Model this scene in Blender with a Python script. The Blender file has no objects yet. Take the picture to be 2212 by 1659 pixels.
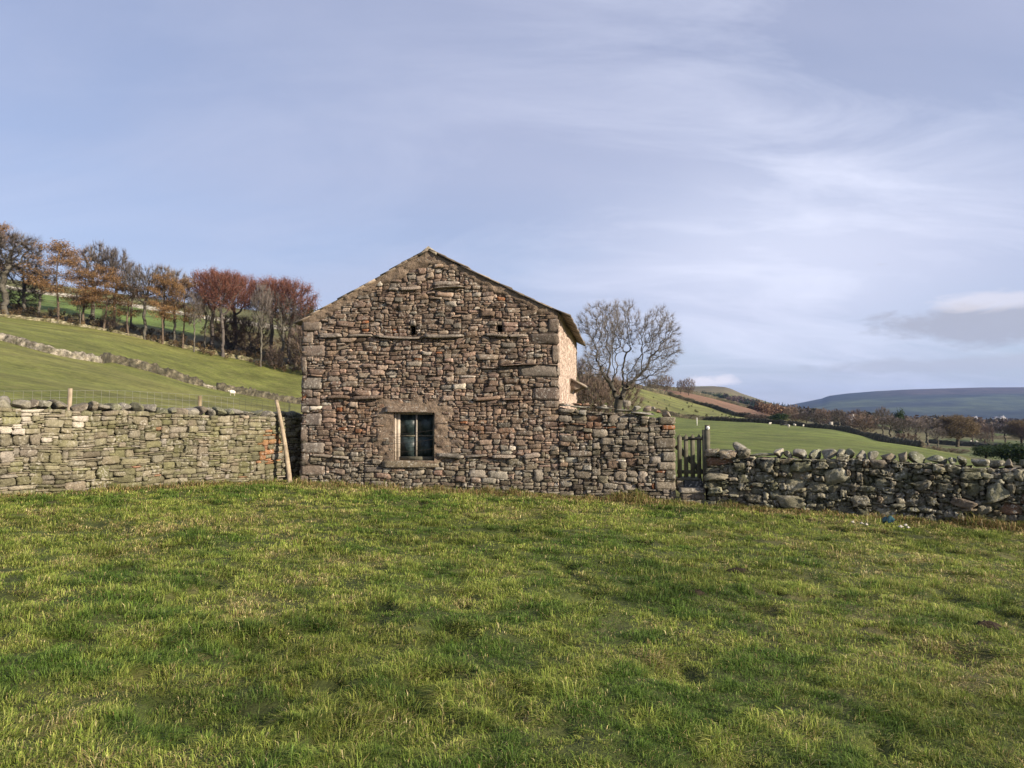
import bpy, math, random
import numpy as np
from mathutils import Vector, kdtree
SC = bpy.context.scene
COL = SC.collection
CZ = 1.55; HAZE = 4.4e-5; EXPO = 0.86; GD = 2.0; STN = .92; GSC = 1.35
TH = math.atan(70.5/1600); CT, ST = math.cos(TH), math.sin(TH)
# ---------------------------------------------------------------- helpers
def ray(px, py):
    X = (px-1106)/1600; U = (829.5-py)/1600
    return X, CT-U*ST, ST+U*CT
def at(px, py, Y):
    x, y, z = ray(px, py); s = Y/y
    return (x*s, Y, CZ+z*s)
def zp(py, Y): return at(1106, py, Y)[2]
def smooth(a, b, x):
    t = np.clip((np.asarray(x, float)-a)/(b-a), 0, 1); return t*t*(3-2*t)
def _h(ix, iy, iz, s):
    n = (ix.astype(np.int64)*374761393 + iy.astype(np.int64)*668265263 + iz.astype(np.int64)*2147483647 + s*974634777)
    n = (n ^ (n >> 13)) * 1274126177
    n = n & 0x7fffffff
    n = (n ^ (n >> 16)) & 0xffff
    return n/65535.0
def vnoise(x, y, z=0.0, s=0):
    x, y, z = np.broadcast_arrays(np.asarray(x, float), np.asarray(y, float), np.asarray(z, float))
    ix, iy, iz = np.floor(x), np.floor(y), np.floor(z)
    fx, fy, fz = x-ix, y-iy, z-iz
    fx, fy, fz = fx*fx*(3-2*fx), fy*fy*(3-2*fy), fz*fz*(3-2*fz)
    r = 0
    for a in (0, 1):
        for b in (0, 1):
            for c in (0, 1):
                w = (fx if a else 1-fx)*(fy if b else 1-fy)*(fz if c else 1-fz)
                r = r + w*_h(ix+a, iy+b, iz+c, s)
    return r*2-1
def fbm(x, y, z=0.0, s=0, o=3):
    r = 0; a = 1; t = 0
    for i in range(o):
        r = r + a*vnoise(np.asarray(x)*2**i, np.asarray(y)*2**i, np.asarray(z)*2**i, s+i*17); t += a; a *= .5
    return r/t
def mesh(name, V, Fq=None, mat=None, parent=None, col=None, Ft=None, smoothsh=False):
    """V (n,3); Fq (m,4) quads; Ft (k,3) tris; col (n,3) per-vertex colour -> 'tint'"""
    me = bpy.data.meshes.new(name)
    V = np.ascontiguousarray(V, dtype=np.float32)
    me.vertices.add(len(V)); me.vertices.foreach_set('co', V.ravel())
    idx = []; st = []; n0 = 0; tot = []
    if Fq is not None and len(Fq):
        Fq = np.asarray(Fq, dtype=np.int32); idx.append(Fq.ravel()); st.append(np.arange(len(Fq))*4+n0); n0 += len(Fq)*4
        tot.append(np.full(len(Fq), 4))
    if Ft is not None and len(Ft):
        Ft = np.asarray(Ft, dtype=np.int32); idx.append(Ft.ravel()); st.append(np.arange(len(Ft))*3+n0); n0 += len(Ft)*3
        tot.append(np.full(len(Ft), 3))
    idx = np.concatenate(idx).astype(np.int32); st = np.concatenate(st).astype(np.int32)
    me.loops.add(len(idx)); me.loops.foreach_set('vertex_index', idx)
    me.polygons.add(len(st)); me.polygons.foreach_set('loop_start', st)
    me.polygons.foreach_set('loop_total', np.concatenate(tot).astype(np.int32))
    if smoothsh: me.polygons.foreach_set('use_smooth', np.ones(len(st), dtype=bool))
    me.update(calc_edges=True)
    if col is not None:
        a = me.attributes.new('tint', 'FLOAT_COLOR', 'POINT')
        c = np.ones((len(V), 4), dtype=np.float32); c[:, :3] = np.broadcast_to(col, (len(V), 3))
        a.data.foreach_set('color', c.ravel())
    o = bpy.data.objects.new(name, me); COL.objects.link(o)
    if mat: me.materials.append(mat)
    if parent: o.parent = parent
    return o
def empty(name, label, cat, loc=(0, 0, 0), group=None):
    o = bpy.data.objects.new(name, None); COL.objects.link(o); o.location = loc; o.empty_display_size = .3
    return tag(o, label, cat, group)
def tag(o, label, cat, group=None):
    o['label'] = label; o['category'] = cat
    if group: o['group'] = group
    return o
def struct(o, label=None, kind='structure'):
    o['kind'] = kind
    if label: o['label'] = label
    return o
class MB:
    """collects pieces into one mesh, in the parent's local space"""
    def __init__(s): s.V = []; s.Q = []; s.T = []; s.C = []; s.n = 0
    def add(s, V, Q=None, T=None, c=(1, 1, 1)):
        V = np.asarray(V, float); s.V.append(V)
        if Q is not None and len(Q): s.Q.append(np.asarray(Q)+s.n)
        if T is not None and len(T): s.T.append(np.asarray(T)+s.n)
        s.C.append(np.broadcast_to(np.asarray(c, float), (len(V), 3))); s.n += len(V)
    def box(s, c, h, ax=None, col=(1, 1, 1), jit=0, rng=None):
        """centre c, half sizes h, axes ax (3 vectors)"""
        P = np.array([[x, y, z] for z in (-1, 1) for y in (-1, 1) for x in (-1, 1)], float)*np.asarray(h, float)
        if jit: P = P + rng.uniform(-jit, jit, P.shape)
        if ax is not None: P = P @ np.array([list(a) for a in ax], float)
        s.add(P+np.asarray(c, float), [[0, 2, 3, 1], [4, 5, 7, 6], [0, 1, 5, 4], [2, 6, 7, 3], [0, 4, 6, 2], [1, 3, 7, 5]], c=col)
    def tube(s, p0, p1, r0, r1, n=8, cap=True, col=(1, 1, 1)):
        p0, p1 = np.asarray(p0, float), np.asarray(p1, float); d = p1-p0; d /= np.linalg.norm(d)+1e-9
        a = np.cross(d, [0, 0, 1.] if abs(d[2]) < .9 else [1., 0, 0]); a /= np.linalg.norm(a); b = np.cross(d, a)
        t = np.arange(n)*2*math.pi/n
        R = np.cos(t)[:, None]*a+np.sin(t)[:, None]*b
        V = np.vstack([p0+R*r0, p1+R*r1, p0[None], p1[None]])
        i = np.arange(n); j = (i+1) % n
        Q = np.stack([i, j, j+n, i+n], 1); T = []
        if cap: T = np.vstack([np.stack([j, i, np.full(n, 2*n)], 1), np.stack([i+n, j+n, np.full(n, 2*n+1)], 1)])
        s.add(V, Q, T, col)
    def build(s, name, mat, parent=None, smoothsh=False):
        return mesh(name, np.vstack(s.V), np.vstack(s.Q) if s.Q else None, mat, parent, np.vstack(s.C), np.vstack(s.T) if s.T else None, smoothsh)
def rebase(o, loc):
    """put a mesh object's origin at loc, vertices kept where they are in the world"""
    loc = Vector(loc); o.data.transform(__import__('mathutils').Matrix.Translation(-loc)); o.location = loc
# ---------------------------------------------------------------- materials
def newmat(name):
    m = bpy.data.materials.new(name); m.use_nodes = True
    nt = m.node_tree; b = nt.nodes['Principled BSDF']; b.inputs['Roughness'].default_value = .9
    b.inputs['Specular IOR Level'].default_value = .2
    return m, nt, b
def N(nt, t, **k):
    n = nt.nodes.new(t)
    for a, v in k.items():
        if a.startswith('i_'): n.inputs[int(a[2:]) if a[2:].isdigit() else a[2:]].default_value = v
        else: setattr(n, a, v)
    return n
def noise(nt, scale, det=4, rough=.6, vec=None, dist=0.0):
    n = N(nt, 'ShaderNodeTexNoise'); n.inputs['Scale'].default_value = scale; n.inputs['Detail'].default_value = det
    n.inputs['Roughness'].default_value = rough; n.inputs['Distortion'].default_value = dist
    if vec is None:
        tc = nt.nodes.get('OBJ') or N(nt, 'ShaderNodeNewGeometry'); tc.name = 'OBJ'; vec = tc.outputs['Position']
    nt.links.new(vec, n.inputs['Vector']); return n.outputs['Fac']
def ramp(nt, fac, pts):
    r = N(nt, 'ShaderNodeValToRGB'); nt.links.new(fac, r.inputs[0]); e = r.color_ramp.elements
    while len(e) < len(pts): e.new(.5)
    for i, (p, c) in enumerate(pts):
        e[i].position = p; e[i].color = (c, c, c, 1) if not hasattr(c, '__len__') else (*c, 1)
    return r.outputs[0]
def mix(nt, fac, a, b, mode='MIX'):
    m = N(nt, 'ShaderNodeMix', data_type='RGBA', blend_type=mode)
    for s, v in ((m.inputs[0], fac), (m.inputs[6], a), (m.inputs[7], b)):
        if isinstance(v, (int, float)): s.default_value = v
        elif isinstance(v, tuple): s.default_value = (*v, 1)
        else: nt.links.new(v, s)
    return m.outputs[2]
def bump(nt, b, h, strength=.5, dist=.02):
    n = N(nt, 'ShaderNodeBump'); n.inputs['Strength'].default_value = strength; n.inputs['Distance'].default_value = dist
    nt.links.new(h, n.inputs['Height']); nt.links.new(n.outputs[0], b.inputs['Normal'])
def tint(nt): return N(nt, 'ShaderNodeAttribute', attribute_name='tint').outputs['Color']
def math_(nt, op, a, b=0.0):
    m = N(nt, 'ShaderNodeMath', operation=op)
    for s, v in ((m.inputs[0], a), (m.inputs[1], b)):
        if isinstance(v, (int, float)): s.default_value = v
        else: nt.links.new(v, s)
    return m.outputs[0]
def stone_mat(name, lichen=.5, lcol=(.50, .47, .40), moss=0.0, mcol=(.09, .11, .03), bmp=.7, var=.5):
    m, nt, b = newmat(name); c = tint(nt)
    n1 = noise(nt, 9, 5, .65); n2 = noise(nt, 45, 5, .7); n3 = noise(nt, 22, 4, .55)
    c = mix(nt, 1.0, c, ramp(nt, n1, [(.3, 1-var*.55), (.7, 1+var*.45)]), 'MULTIPLY')
    c = mix(nt, 1.0, c, ramp(nt, n2, [(.3, .50), (.7, 1.30)]), 'MULTIPLY')
    c = mix(nt, 1.0, c, ramp(nt, noise(nt, 1.1, 4, .6), [(.3, .78), (.7, 1.12)]), 'MULTIPLY')
    if moss:
        c = mix(nt, math_(nt, 'MULTIPLY', ramp(nt, noise(nt, 2.3, 4, .6), [(.45, 0.), (.62, 1.)]), moss), c, mcol)
    if lichen:
        f = math_(nt, 'MULTIPLY', ramp(nt, n3, [(.55, 0.), (.60, 1.)]), lichen)
        f = math_(nt, 'MULTIPLY', f, ramp(nt, noise(nt, 3.1, 3, .5), [(.42, 0.), (.6, 1.)]))
        c = mix(nt, f, c, lcol)
    nt.links.new(c, b.inputs['Base Color'])
    bump(nt, b, math_(nt, 'ADD', n2, math_(nt, 'MULTIPLY', n1, 1.5)), bmp, .022); return m
M = {}
M['barn'] = stone_mat('barn_stone', .55)
M['wallL'] = stone_mat('mossy_stone', .45, moss=.28, mcol=(.16, .16, .06))
M['wallR'] = stone_mat('grey_stone', .8, (.42, .41, .35), moss=.4, mcol=(.07, .085, .03))
M['mortar'] = stone_mat('mortar', .15, var=.4, bmp=1.)
def simple(name, col=None, sc=20, lo=.75, hi=1.25, rough=.9, bmp=.3, bd=.01, use_tint=False, spec=.2):
    m, nt, b = newmat(name); b.inputs['Roughness'].default_value = rough; b.inputs['Specular IOR Level'].default_value = spec
    n = noise(nt, sc, 4, .6)
    c = mix(nt, 1.0, tint(nt) if use_tint else col, ramp(nt, n, [(.3, lo), (.7, hi)]), 'MULTIPLY')
    nt.links.new(c, b.inputs['Base Color'])
    if bmp: bump(nt, b, n, bmp, bd)
    return m
def wood(name, c1, c2, axis='Z'):
    m, nt, b = newmat(name); g = N(nt, 'ShaderNodeNewGeometry'); mp = N(nt, 'ShaderNodeMapping')
    mp.inputs['Scale'].default_value = (60, 60, 4) if axis == 'Z' else (4, 60, 60)
    nt.links.new(g.outputs['Position'], mp.inputs[0]); n = noise(nt, 1.0, 4, .6, mp.outputs[0]); n2 = noise(nt, 6, 3, .5)
    c = mix(nt, 1., ramp(nt, n, [(.3, c1), (.7, c2)]), ramp(nt, n2, [(.3, .7), (.7, 1.2)]), 'MULTIPLY')
    nt.links.new(c, b.inputs['Base Color']); bump(nt, b, n, .4, .004); return m
M['pole'] = wood('pale_pole_wood', (.22, .17, .11), (.44, .36, .26))
M['grey_wood'] = wood('weathered_wood', (.075, .07, .05), (.15, .14, .10))
M['post'] = wood('post_wood', (.16, .12, .07), (.30, .24, .15))
M['frame'] = wood('window_frame_wood', (.24, .21, .17), (.42, .37, .31))
M['sunlit_frame'] = wood('sunlit_frame_wood', (.32, .27, .21), (.50, .43, .35))  # sunlit copy of the frame wood; the sunlight is in its colour
M['slate'] = simple('roof_slate', use_tint=True, sc=14, bmp=.5)
M['wire'] = simple('galvanised_wire', (.30, .29, .26), bmp=0, rough=.5)
M['darkwire'] = simple('rusty_wire', (.035, .03, .028), bmp=0, rough=.6)
M['soil'] = simple('dark_soil', (.035, .025, .015), sc=60, bmp=1., bd=.03)
M['bark'] = simple('bark', use_tint=True, sc=8, lo=.6, hi=1.35, bmp=.6, bd=.03)
M['twig'] = simple('twig', use_tint=True, sc=1.5, lo=.75, hi=1.25, bmp=0)
M['wool'] = simple('wool', (.62, .58, .48), sc=30, bmp=.8, bd=.02)
M['sheepface'] = simple('sheep_face', (.30, .27, .22), sc=30, bmp=0)
M['white'] = simple('white_disc', (.75, .75, .72), sc=30, lo=.9, hi=1.05, bmp=0)
M['teal'] = simple('teal_plastic', (.02, .065, .07), sc=30, bmp=.3, rough=.35, spec=.5)
M['scrap'] = simple('pale_scrap', (.42, .39, .33), sc=40, bmp=.3)
M['iron'] = simple('dark_iron', (.03, .03, .03), bmp=0, rough=.6)
def leaf_mat(name, trans=.35):
    m, nt, b = newmat(name); c = tint(nt)
    nt.links.new(c, b.inputs['Base Color']); b.inputs['Roughness'].default_value = .6; b.inputs['Specular IOR Level'].default_value = .15
    t = N(nt, 'ShaderNodeBsdfTranslucent'); nt.links.new(c, t.inputs[0])
    ms = N(nt, 'ShaderNodeMixShader'); ms.inputs[0].default_value = trans
    nt.links.new(b.outputs[0], ms.inputs[1]); nt.links.new(t.outputs[0], ms.inputs[2])
    nt.links.new(ms.outputs[0], nt.nodes['Material Output'].inputs[0]); return m
M['grass'] = leaf_mat('grass_blade', .27); M['leaf'] = leaf_mat('leaf', .25)
# glass: dusty dark pane
m, nt, b = newmat('dusty_glass'); n = noise(nt, 5, 5, .65)
nt.links.new(mix(nt, ramp(nt, n, [(.45, 0.), (.75, .7)]), (.012, .02, .02), (.09, .12, .12)), b.inputs['Base Color'])
b.inputs['Roughness'].default_value = .38; b.inputs['Specular IOR Level'].default_value = .22; M['glass'] = m
# lime-washed side wall
m, nt, b = newmat('limewash'); n = noise(nt, 18, 5, .7); n2 = noise(nt, 3.5, 4, .6)
g = N(nt, 'ShaderNodeNewGeometry'); mp = N(nt, 'ShaderNodeMapping'); mp.inputs['Scale'].default_value = (9, 9, 4.5); nt.links.new(g.outputs['Position'], mp.inputs[0])
cr = noise(nt, 1., 6, .75, mp.outputs[0], 1.2)
crk = ramp(nt, math_(nt, 'ABSOLUTE', math_(nt, 'SUBTRACT', cr, .5)), [(.0, 0.), (.035, 1.)])
gate = ramp(nt, noise(nt, 2.7, 3, .6), [(.30, 0.), (.45, 1.)])
crk = math_(nt, 'MAXIMUM', crk, math_(nt, 'SUBTRACT', 1.0, gate))
c = mix(nt, 1., mix(nt, ramp(nt, n2, [(.35, 0.), (.65, 1.)]), (.50, .385, .31), (.66, .53, .44)), ramp(nt, n, [(.3, .75), (.7, 1.15)]), 'MULTIPLY')
c = mix(nt, crk, (.16, .10, .06), c); nt.links.new(c, b.inputs['Base Color'])
bump(nt, b, math_(nt, 'MULTIPLY', n, crk), .8, .03); M['lime'] = m
# ---------------------------------------------------------------- terrain
AZ = 8.5*math.pi/180
D = np.array([math.cos(AZ), -math.sin(AZ), 0]); NF = np.array([-math.sin(AZ), -math.cos(AZ), 0])
A0 = np.array([-4.49, 15.77, 0.])
def onface(px, py, O=A0, Dv=D, Nv=NF, w=0.0):
    d = np.array(ray(px, py)); o = np.array([0, 0, CZ]); s = np.dot(O+Nv*w-o, Nv)/np.dot(d, Nv); p = o+d*s
    return float(np.dot(p-O, Dv)), float(p[2])
UR = onface(1207, 800)[0]        # right corner of the barn
UE = onface(1460, 1000)[0]       # right end of the lower wall
L0 = np.array([-8.16, 11.8, 0]); L1 = np.array([-4.92, 16.04, 0]); LD = (L1-L0)/np.linalg.norm(L1-L0); LN = np.array([LD[1], -LD[0], 0])
RA = np.array([3.80, 14.42, 0]); RB = np.array([8.60, 12.5, 0]); RD = (RB-RA)/np.linalg.norm(RB-RA); RN = np.array([RD[1], -RD[0], 0])
def plane(x, y): return -0.036*np.asarray(x)+0*np.asarray(y)
def isect(t, O, Dv): # Y where x = t*Y meets the line
    s = (t*O[1]-O[0])/(Dv[0]-t*Dv[1]); return O[1]+s*Dv[1]
def Yw(px):
    t = (px-1106)/1600
    if px < 640: return isect(t, L0, LD)
    if px < 1480: return isect(t, A0, D)
    return isect(t, RA, RD)
def P(Y, py): return (Y, zp(py, Y))
def Z(Y, z): return (Y, z)
COLS = {
 -900: [Z(20, 2.5), Z(40, 6.5), Z(80, 14), Z(120, 19), Z(200, 33), Z(330, 62), Z(450, 88), Z(900, 110), Z(9000, 110)],
 -400: [Z(20, 1.6), P(40, 830), P(80, 725), P(115, 660), P(195, 610), P(330, 560), P(450, 540), P(700, 580), Z(9000, 90)],
 0: [P(20, 975), P(40, 872), P(80, 790), P(115, 737), P(200, 690), P(330, 627), P(450, 600), P(700, 640), Z(9000, 75)],
 214: [P(22, 975), P(45, 885), P(80, 833), P(122, 787), P(205, 716), P(330, 655), P(450, 628), P(700, 665), Z(9000, 60)],
 440: [P(24, 985), P(50, 905), P(90, 872), P(145, 842), P(210, 766), P(330, 692), P(450, 658), P(700, 690), Z(9000, 50)],
 650: [P(25, 990), P(60, 915), P(110, 897), P(165, 882), P(215, 806), P(330, 720), P(450, 678), P(700, 710), Z(9000, 40)],
 900: [P(30, 985), P(60, 935), P(120, 915), P(200, 875), P(300, 800), P(450, 740), P(700, 750), Z(9000, 30)],
 1253: [P(30, 985), P(60, 938), P(120, 915), P(200, 885), P(300, 840), P(400, 805), P(700, 815), Z(9000, 20)],
 1373: [P(30, 985), P(60, 938), P(120, 918), P(200, 905), P(300, 862), P(380, 831), P(500, 838), P(900, 850), Z(9000, 20)],
 1458: [P(30, 990), P(60, 943), P(120, 923), P(250, 909), P(300, 893), P(380, 862), P(450, 843), P(560, 838), P(900, 850), Z(9000, 20)],
 1550: [P(30, 992), P(60, 950), P(120, 927), P(250, 910), P(330, 895), P(430, 876), P(520, 866), P(800, 858), P(1500, 866), Z(9000, 0)],
 1679: [P(30, 998), P(60, 958), P(120, 932), P(230, 915), P(350, 910), P(500, 903), P(800, 893), P(1500, 890), P(3500, 898), Z(9000, -10)],
 1812: [P(30, 1003), P(60, 965), P(120, 938), P(190, 927), Z(240, -3.6), Z(350, -5.6), P(500, 919), P(800, 910), P(1500, 905), P(3500, 905), Z(9000, -15)],
 1997: [P(30, 1010), P(60, 985), P(105, 968), Z(140, -5.4), Z(300, -9.5), P(450, 935), P(700, 922), P(1500, 914), P(3500, 908), Z(9000, -15)],
 2212: [P(30, 1018), Z(60, -2.7), Z(90, -4.5), Z(150, -7.5), Z(300, -10.5), Z(500, -11.5), Z(800, -12.5), P(1500, 914), P(3500, 908), Z(9000, -15)],
 3200: [P(30, 1040), Z(60, -3.5), Z(90, -5.5), Z(150, -8), Z(300, -10.5), Z(500, -11.5), Z(800, -12.5), P(1500, 914), P(3500, 908), Z(9000, -15)],
}
LYa, LYb, NLY = math.log(2.0), math.log(9000), 300
TA, TB, NT = -1.35, 1.35, 260
_ly = np.linspace(LYa, LYb, NLY); _t = np.linspace(TA, TB, NT)
_cx = sorted(COLS); _ct = [(p-1106)/1600 for p in _cx]
_cols = []
for p in _cx:
    t = (p-1106)/1600; yw = Yw(p); pts = []
    for y in (2.0, 5.0, yw*.98, yw*1.1): pts.append((y, float(plane(t*y, y))))
    pts += COLS[p]; pts = sorted(pts)
    _cols.append(np.interp(_ly, [math.log(a) for a, b in pts], [b for a, b in pts]))
_cols = np.array(_cols)
HG = np.array([np.interp(_t, _ct, _cols[:, j]) for j in range(NLY)]).T   # (NT, NLY)
def _blur(A, ax, n):
    for _ in range(n):
        A = np.apply_along_axis(lambda v: np.convolve(np.pad(v, 2, 'edge'), [.1, .2, .4, .2, .1], 'valid'), ax, A)
    return A
HG = _blur(HG, 1, 2); HG = _blur(HG, 0, 4)
def Tz(x, y):
    x = np.asarray(x, float); y = np.asarray(y, float)
    Y = np.maximum(y, 2.0); t = np.clip(x/Y, TA, TB)
    a = (t-TA)/(TB-TA)*(NT-1); b = (np.log(np.minimum(Y, 8999))-LYa)/(LYb-LYa)*(NLY-1)
    i = np.clip(a.astype(int), 0, NT-2); j = np.clip(b.astype(int), 0, NLY-2); fa = a-i; fb = b-j
    z = HG[i, j]*(1-fa)*(1-fb)+HG[i+1, j]*fa*(1-fb)+HG[i, j+1]*(1-fa)*fb+HG[i+1, j+1]*fa*fb
    near = smooth(9.0, 13.0, y)
    z = z*near+plane(np.clip(x, -12, 12), y)*(1-near)
    # hummocks
    r = np.hypot(x, y)
    z = z+.030*fbm(x*.9, y*.9, 0, 5, 2)*smooth(26, 14, r)+.026*fbm(x*2.6, y*2.6, 0, 9, 3)*smooth(22, 12, r)-.055*smooth(.22, .48, fbm(x*1.9+3, y*1.9, 0, 19, 3))*smooth(18, 13, r)
    z = z+.25*fbm(x*.07, y*.07, 0, 3, 3)*smooth(35, 90, r)*smooth(2000, 700, r)
    return z
def tz(x, y): return float(Tz(np.array([x]), np.array([y]))[0])
def gp(px, Y, dz=0.0):
    x = (px-1106)/1600*Y; return (x, Y, tz(x, Y)+dz)
def pxof(x, y): return 1106+1600*np.asarray(x)/np.maximum(np.asarray(y), .5)
# ---------------------------------------------------------------- stone packing
CELL = .0145
def pack(u0, u1, v0, v1, inside, feats, rng, hmin=3, hmax=10, amin=1.1, amax=3.4, cell=CELL, flatp=.3):
    nu, nv = int((u1-u0)/cell), int((v1-v0)/cell)
    U, V = np.meshgrid(u0+(np.arange(nu)+.5)*cell, v0+(np.arange(nv)+.5)*cell)
    blocked = ~inside(U, V)
    for f in feats:
        blocked |= (U > f[0]) & (U < f[1]) & (V > f[2]) & (V < f[3])
    occ = blocked.copy(); top = np.zeros(nu, int); out = []
    for j in range(nv):
        row = occ[j]; i = 0
        while i < nu:
            if row[i]: i += 1; continue
            k = i
            while k < nu and not row[k] and k-i < int(.75/cell*1): k += 1
            run = k-i
            h = int(rng.integers(hmin, hmax+1))
            if rng.random() < flatp: h = max(2, hmin-1+int(rng.integers(0, 2)))
            if i > 0 and top[i-1] > j+1 and abs(top[i-1]-(j+h)) <= 3 and rng.random() < .75: h = top[i-1]-j
            w = int(h*rng.uniform(amin, amax)) if h > 3 else int(h*rng.uniform(3.0, 8.0))
            w = max(w, 5)
            if run-w < 5: w = run if run <= w+5 else w
            w = min(w, run)
            if w <= 2: occ[j, i:i+w] = True; i += w; continue
            if w < h*.6: h = max(2, int(w/.6))
            hh = 1
            while hh < h and j+hh < nv and not occ[j+hh, i:i+w].any(): hh += 1
            # if only a sliver would be left above, take it
            if j+hh < nv and hh >= h:
                e = 0
                while j+hh+e < nv and e < 3 and not occ[j+hh+e, i:i+w].any(): e += 1
                if e and e < 2: hh += e
            occ[j:j+hh, i:i+w] = True; top[i:i+w] = j+hh
            if hh >= 2: out.append((u0+i*cell, u0+(i+w)*cell, v0+j*cell, v0+(j+hh)*cell))
            i += w
    return out
def _template(nx, ny, nz):
    """box shell without a back: verts in [-1,1]^3 (z = outward), quads"""
    gx = np.linspace(-1, 1, nx); gy = np.linspace(-1, 1, ny); gz = np.linspace(-1, 1, nz)
    gx = np.sign(gx)*np.abs(gx)**.8; gy = np.sign(gy)*np.abs(gy)**.8
    V = []; ix = {}
    def v(a, b, c):
        k = (a, b, c)
        if k not in ix: ix[k] = len(V); V.append((gx[a], gy[b], gz[c]))
        return ix[k]
    Q = []
    for a in range(nx-1):
        for b in range(ny-1): Q.append((v(a, b, nz-1), v(a+1, b, nz-1), v(a+1, b+1, nz-1), v(a, b+1, nz-1)))
    for c in range(nz-1):
        for a in range(nx-1):
            Q.append((v(a, 0, c), v(a+1, 0, c), v(a+1, 0, c+1), v(a, 0, c+1)))
            Q.append((v(a+1, ny-1, c), v(a, ny-1, c), v(a, ny-1, c+1), v(a+1, ny-1, c+1)))
        for b in range(ny-1):
            Q.append((v(0, b+1, c), v(0, b, c), v(0, b, c+1), v(0, b+1, c+1)))
            Q.append((v(nx-1, b, c), v(nx-1, b+1, c), v(nx-1, b+1, c+1), v(nx-1, b, c+1)))
    return np.array(V), np.array(Q)
TPL = {'s': _template(5, 4, 3), 'm': _template(7, 5, 3), 'b': _template(9, 8, 6)}
def _back(V, Q):   # closed boulder: mirror a full box grid
    V2 = V*np.array([1, 1, -1]); return np.vstack([V, V2]), np.vstack([Q, Q[:, ::-1]+len(V)])
def stones(rects, O, Dv, Nv, rng, colf, depth=.12, prot=.02, nexp=(6, 26), rough=.105, gap=.0036, tpl='s', wob=.012, tilt=.035, skew=.17, w0=0.0, back=False):
    R = np.array(rects, float); S = len(R)
    T, Q = TPL[tpl]
    hx = (R[:, 1]-R[:, 0])/2; hy = (R[:, 3]-R[:, 2])/2; cx = (R[:, 1]+R[:, 0])/2; cy = (R[:, 3]+R[:, 2])/2
    g = gap*rng.uniform(.3, 1.5, S)
    hx = np.maximum(hx-g, hx*.7); hy = np.maximum(hy-g*.8, hy*.75)
    dep = depth*np.ones(S); pr = w0+rng.normal(0, prot, S).clip(-1.6*prot, 2.2*prot)
    if R.shape[1] > 4: pr = pr+R[:, 4]; dep = dep+np.maximum(R[:, 4], 0)
    n = rng.uniform(nexp[0], nexp[1], S)[:, None]
    X, Y, Zt = T[None, :, 0], T[None, :, 1], T[None, :, 2]
    zc = (Zt+1)/2   # 0 at back, 1 at face
    rr = (np.abs(X)**n+np.abs(Y)**n+1e-9)**(1/n)
    x = X/np.maximum(rr, 1); y = Y/np.maximum(rr, 1)
    # round the face edges over the last layers
    edge = np.maximum(np.abs(X), np.abs(Y))
    rnd = 1-.022*zc**3*rng.uniform(.2, 1.6, (S, 1))*10/(n+4)
    x = x*rnd; y = y*rnd
    a = rng.normal(0, skew, (S, 1)); b = rng.normal(0, skew*.6, (S, 1)); c = rng.normal(0, skew*.7, (S, 1))
    x2 = x*(1+a*y*.6)+c*y*.35; y2 = y*(1+b*x*.7)
    amp = np.minimum(hx, hy)[:, None]
    ph = rng.uniform(0, 6.28, (S, 6)); f = rng.uniform(1.5, 4.5, (S, 6))
    nx_ = np.sin(f[:, :1]*Y+ph[:, :1])+.6*np.sin(f[:, 1:2]*Y*2+ph[:, 1:2])+.6*np.sin(f[:, 2:3]*Zt+ph[:, 2:3])
    ny_ = np.sin(f[:, 3:4]*X+ph[:, 3:4])+.6*np.sin(f[:, 4:5]*X*2+ph[:, 4:5])
    jit = rng.normal(0, rough, (S, T.shape[0], 3))
    px_ = x2*hx[:, None]+amp*rough*1.3*nx_+jit[:, :, 0]*amp
    py_ = y2*hy[:, None]+amp*rough*1.0*ny_*.7+jit[:, :, 1]*amp*.7
    dome = (1-np.abs(X)**3)*(1-np.abs(Y)**3)
    fz = rng.uniform(.006, .02, (S, 1))*(10/(n+3))
    pz = -dep[:, None]*(1-zc)+zc*(pr[:, None]+fz*dome*(1+amp*6)-fz+rng.normal(0, .035, (S, 1))*x*hx[:, None]*4*.5+rng.normal(0, .06, (S, 1))*y*hy[:, None]*2+jit[:, :, 2]*np.minimum(amp, .06)*1.9)
    ang = rng.normal(0, tilt, (S, 1)); ca, sa = np.cos(ang), np.sin(ang)
    if R.shape[1] > 5: sa = sa+R[:, 5:6]
    u = cx[:, None]+px_*ca-py_*sa; v = cy[:, None]+px_*sa+py_*ca
    v = v+wob*np.sin(u*2.3+v*1.7)+wob*.8*np.sin(u*5.1-v*2.1+1)
    Wp = O[None, None, :]+u[..., None]*Dv+pz[..., None]*Nv+v[..., None]*np.array([0, 0, 1.])
    col = colf(cx, cy, rng)
    col = np.repeat(np.clip(col, .005, .8), len(T), 0)
    QQ = (Q[None]+np.arange(S)[:, None, None]*len(T)).reshape(-1, 4)
    return Wp.reshape(-1, 3), QQ, col
def pal(rng, n, cols, wts, var=.18):
    c = np.array(cols)[rng.choice(len(cols), n, p=np.array(wts)/sum(wts))]
    return STN*c*rng.lognormal(0, var, (n, 1))*rng.normal(1, .012, (n, 3))
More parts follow.
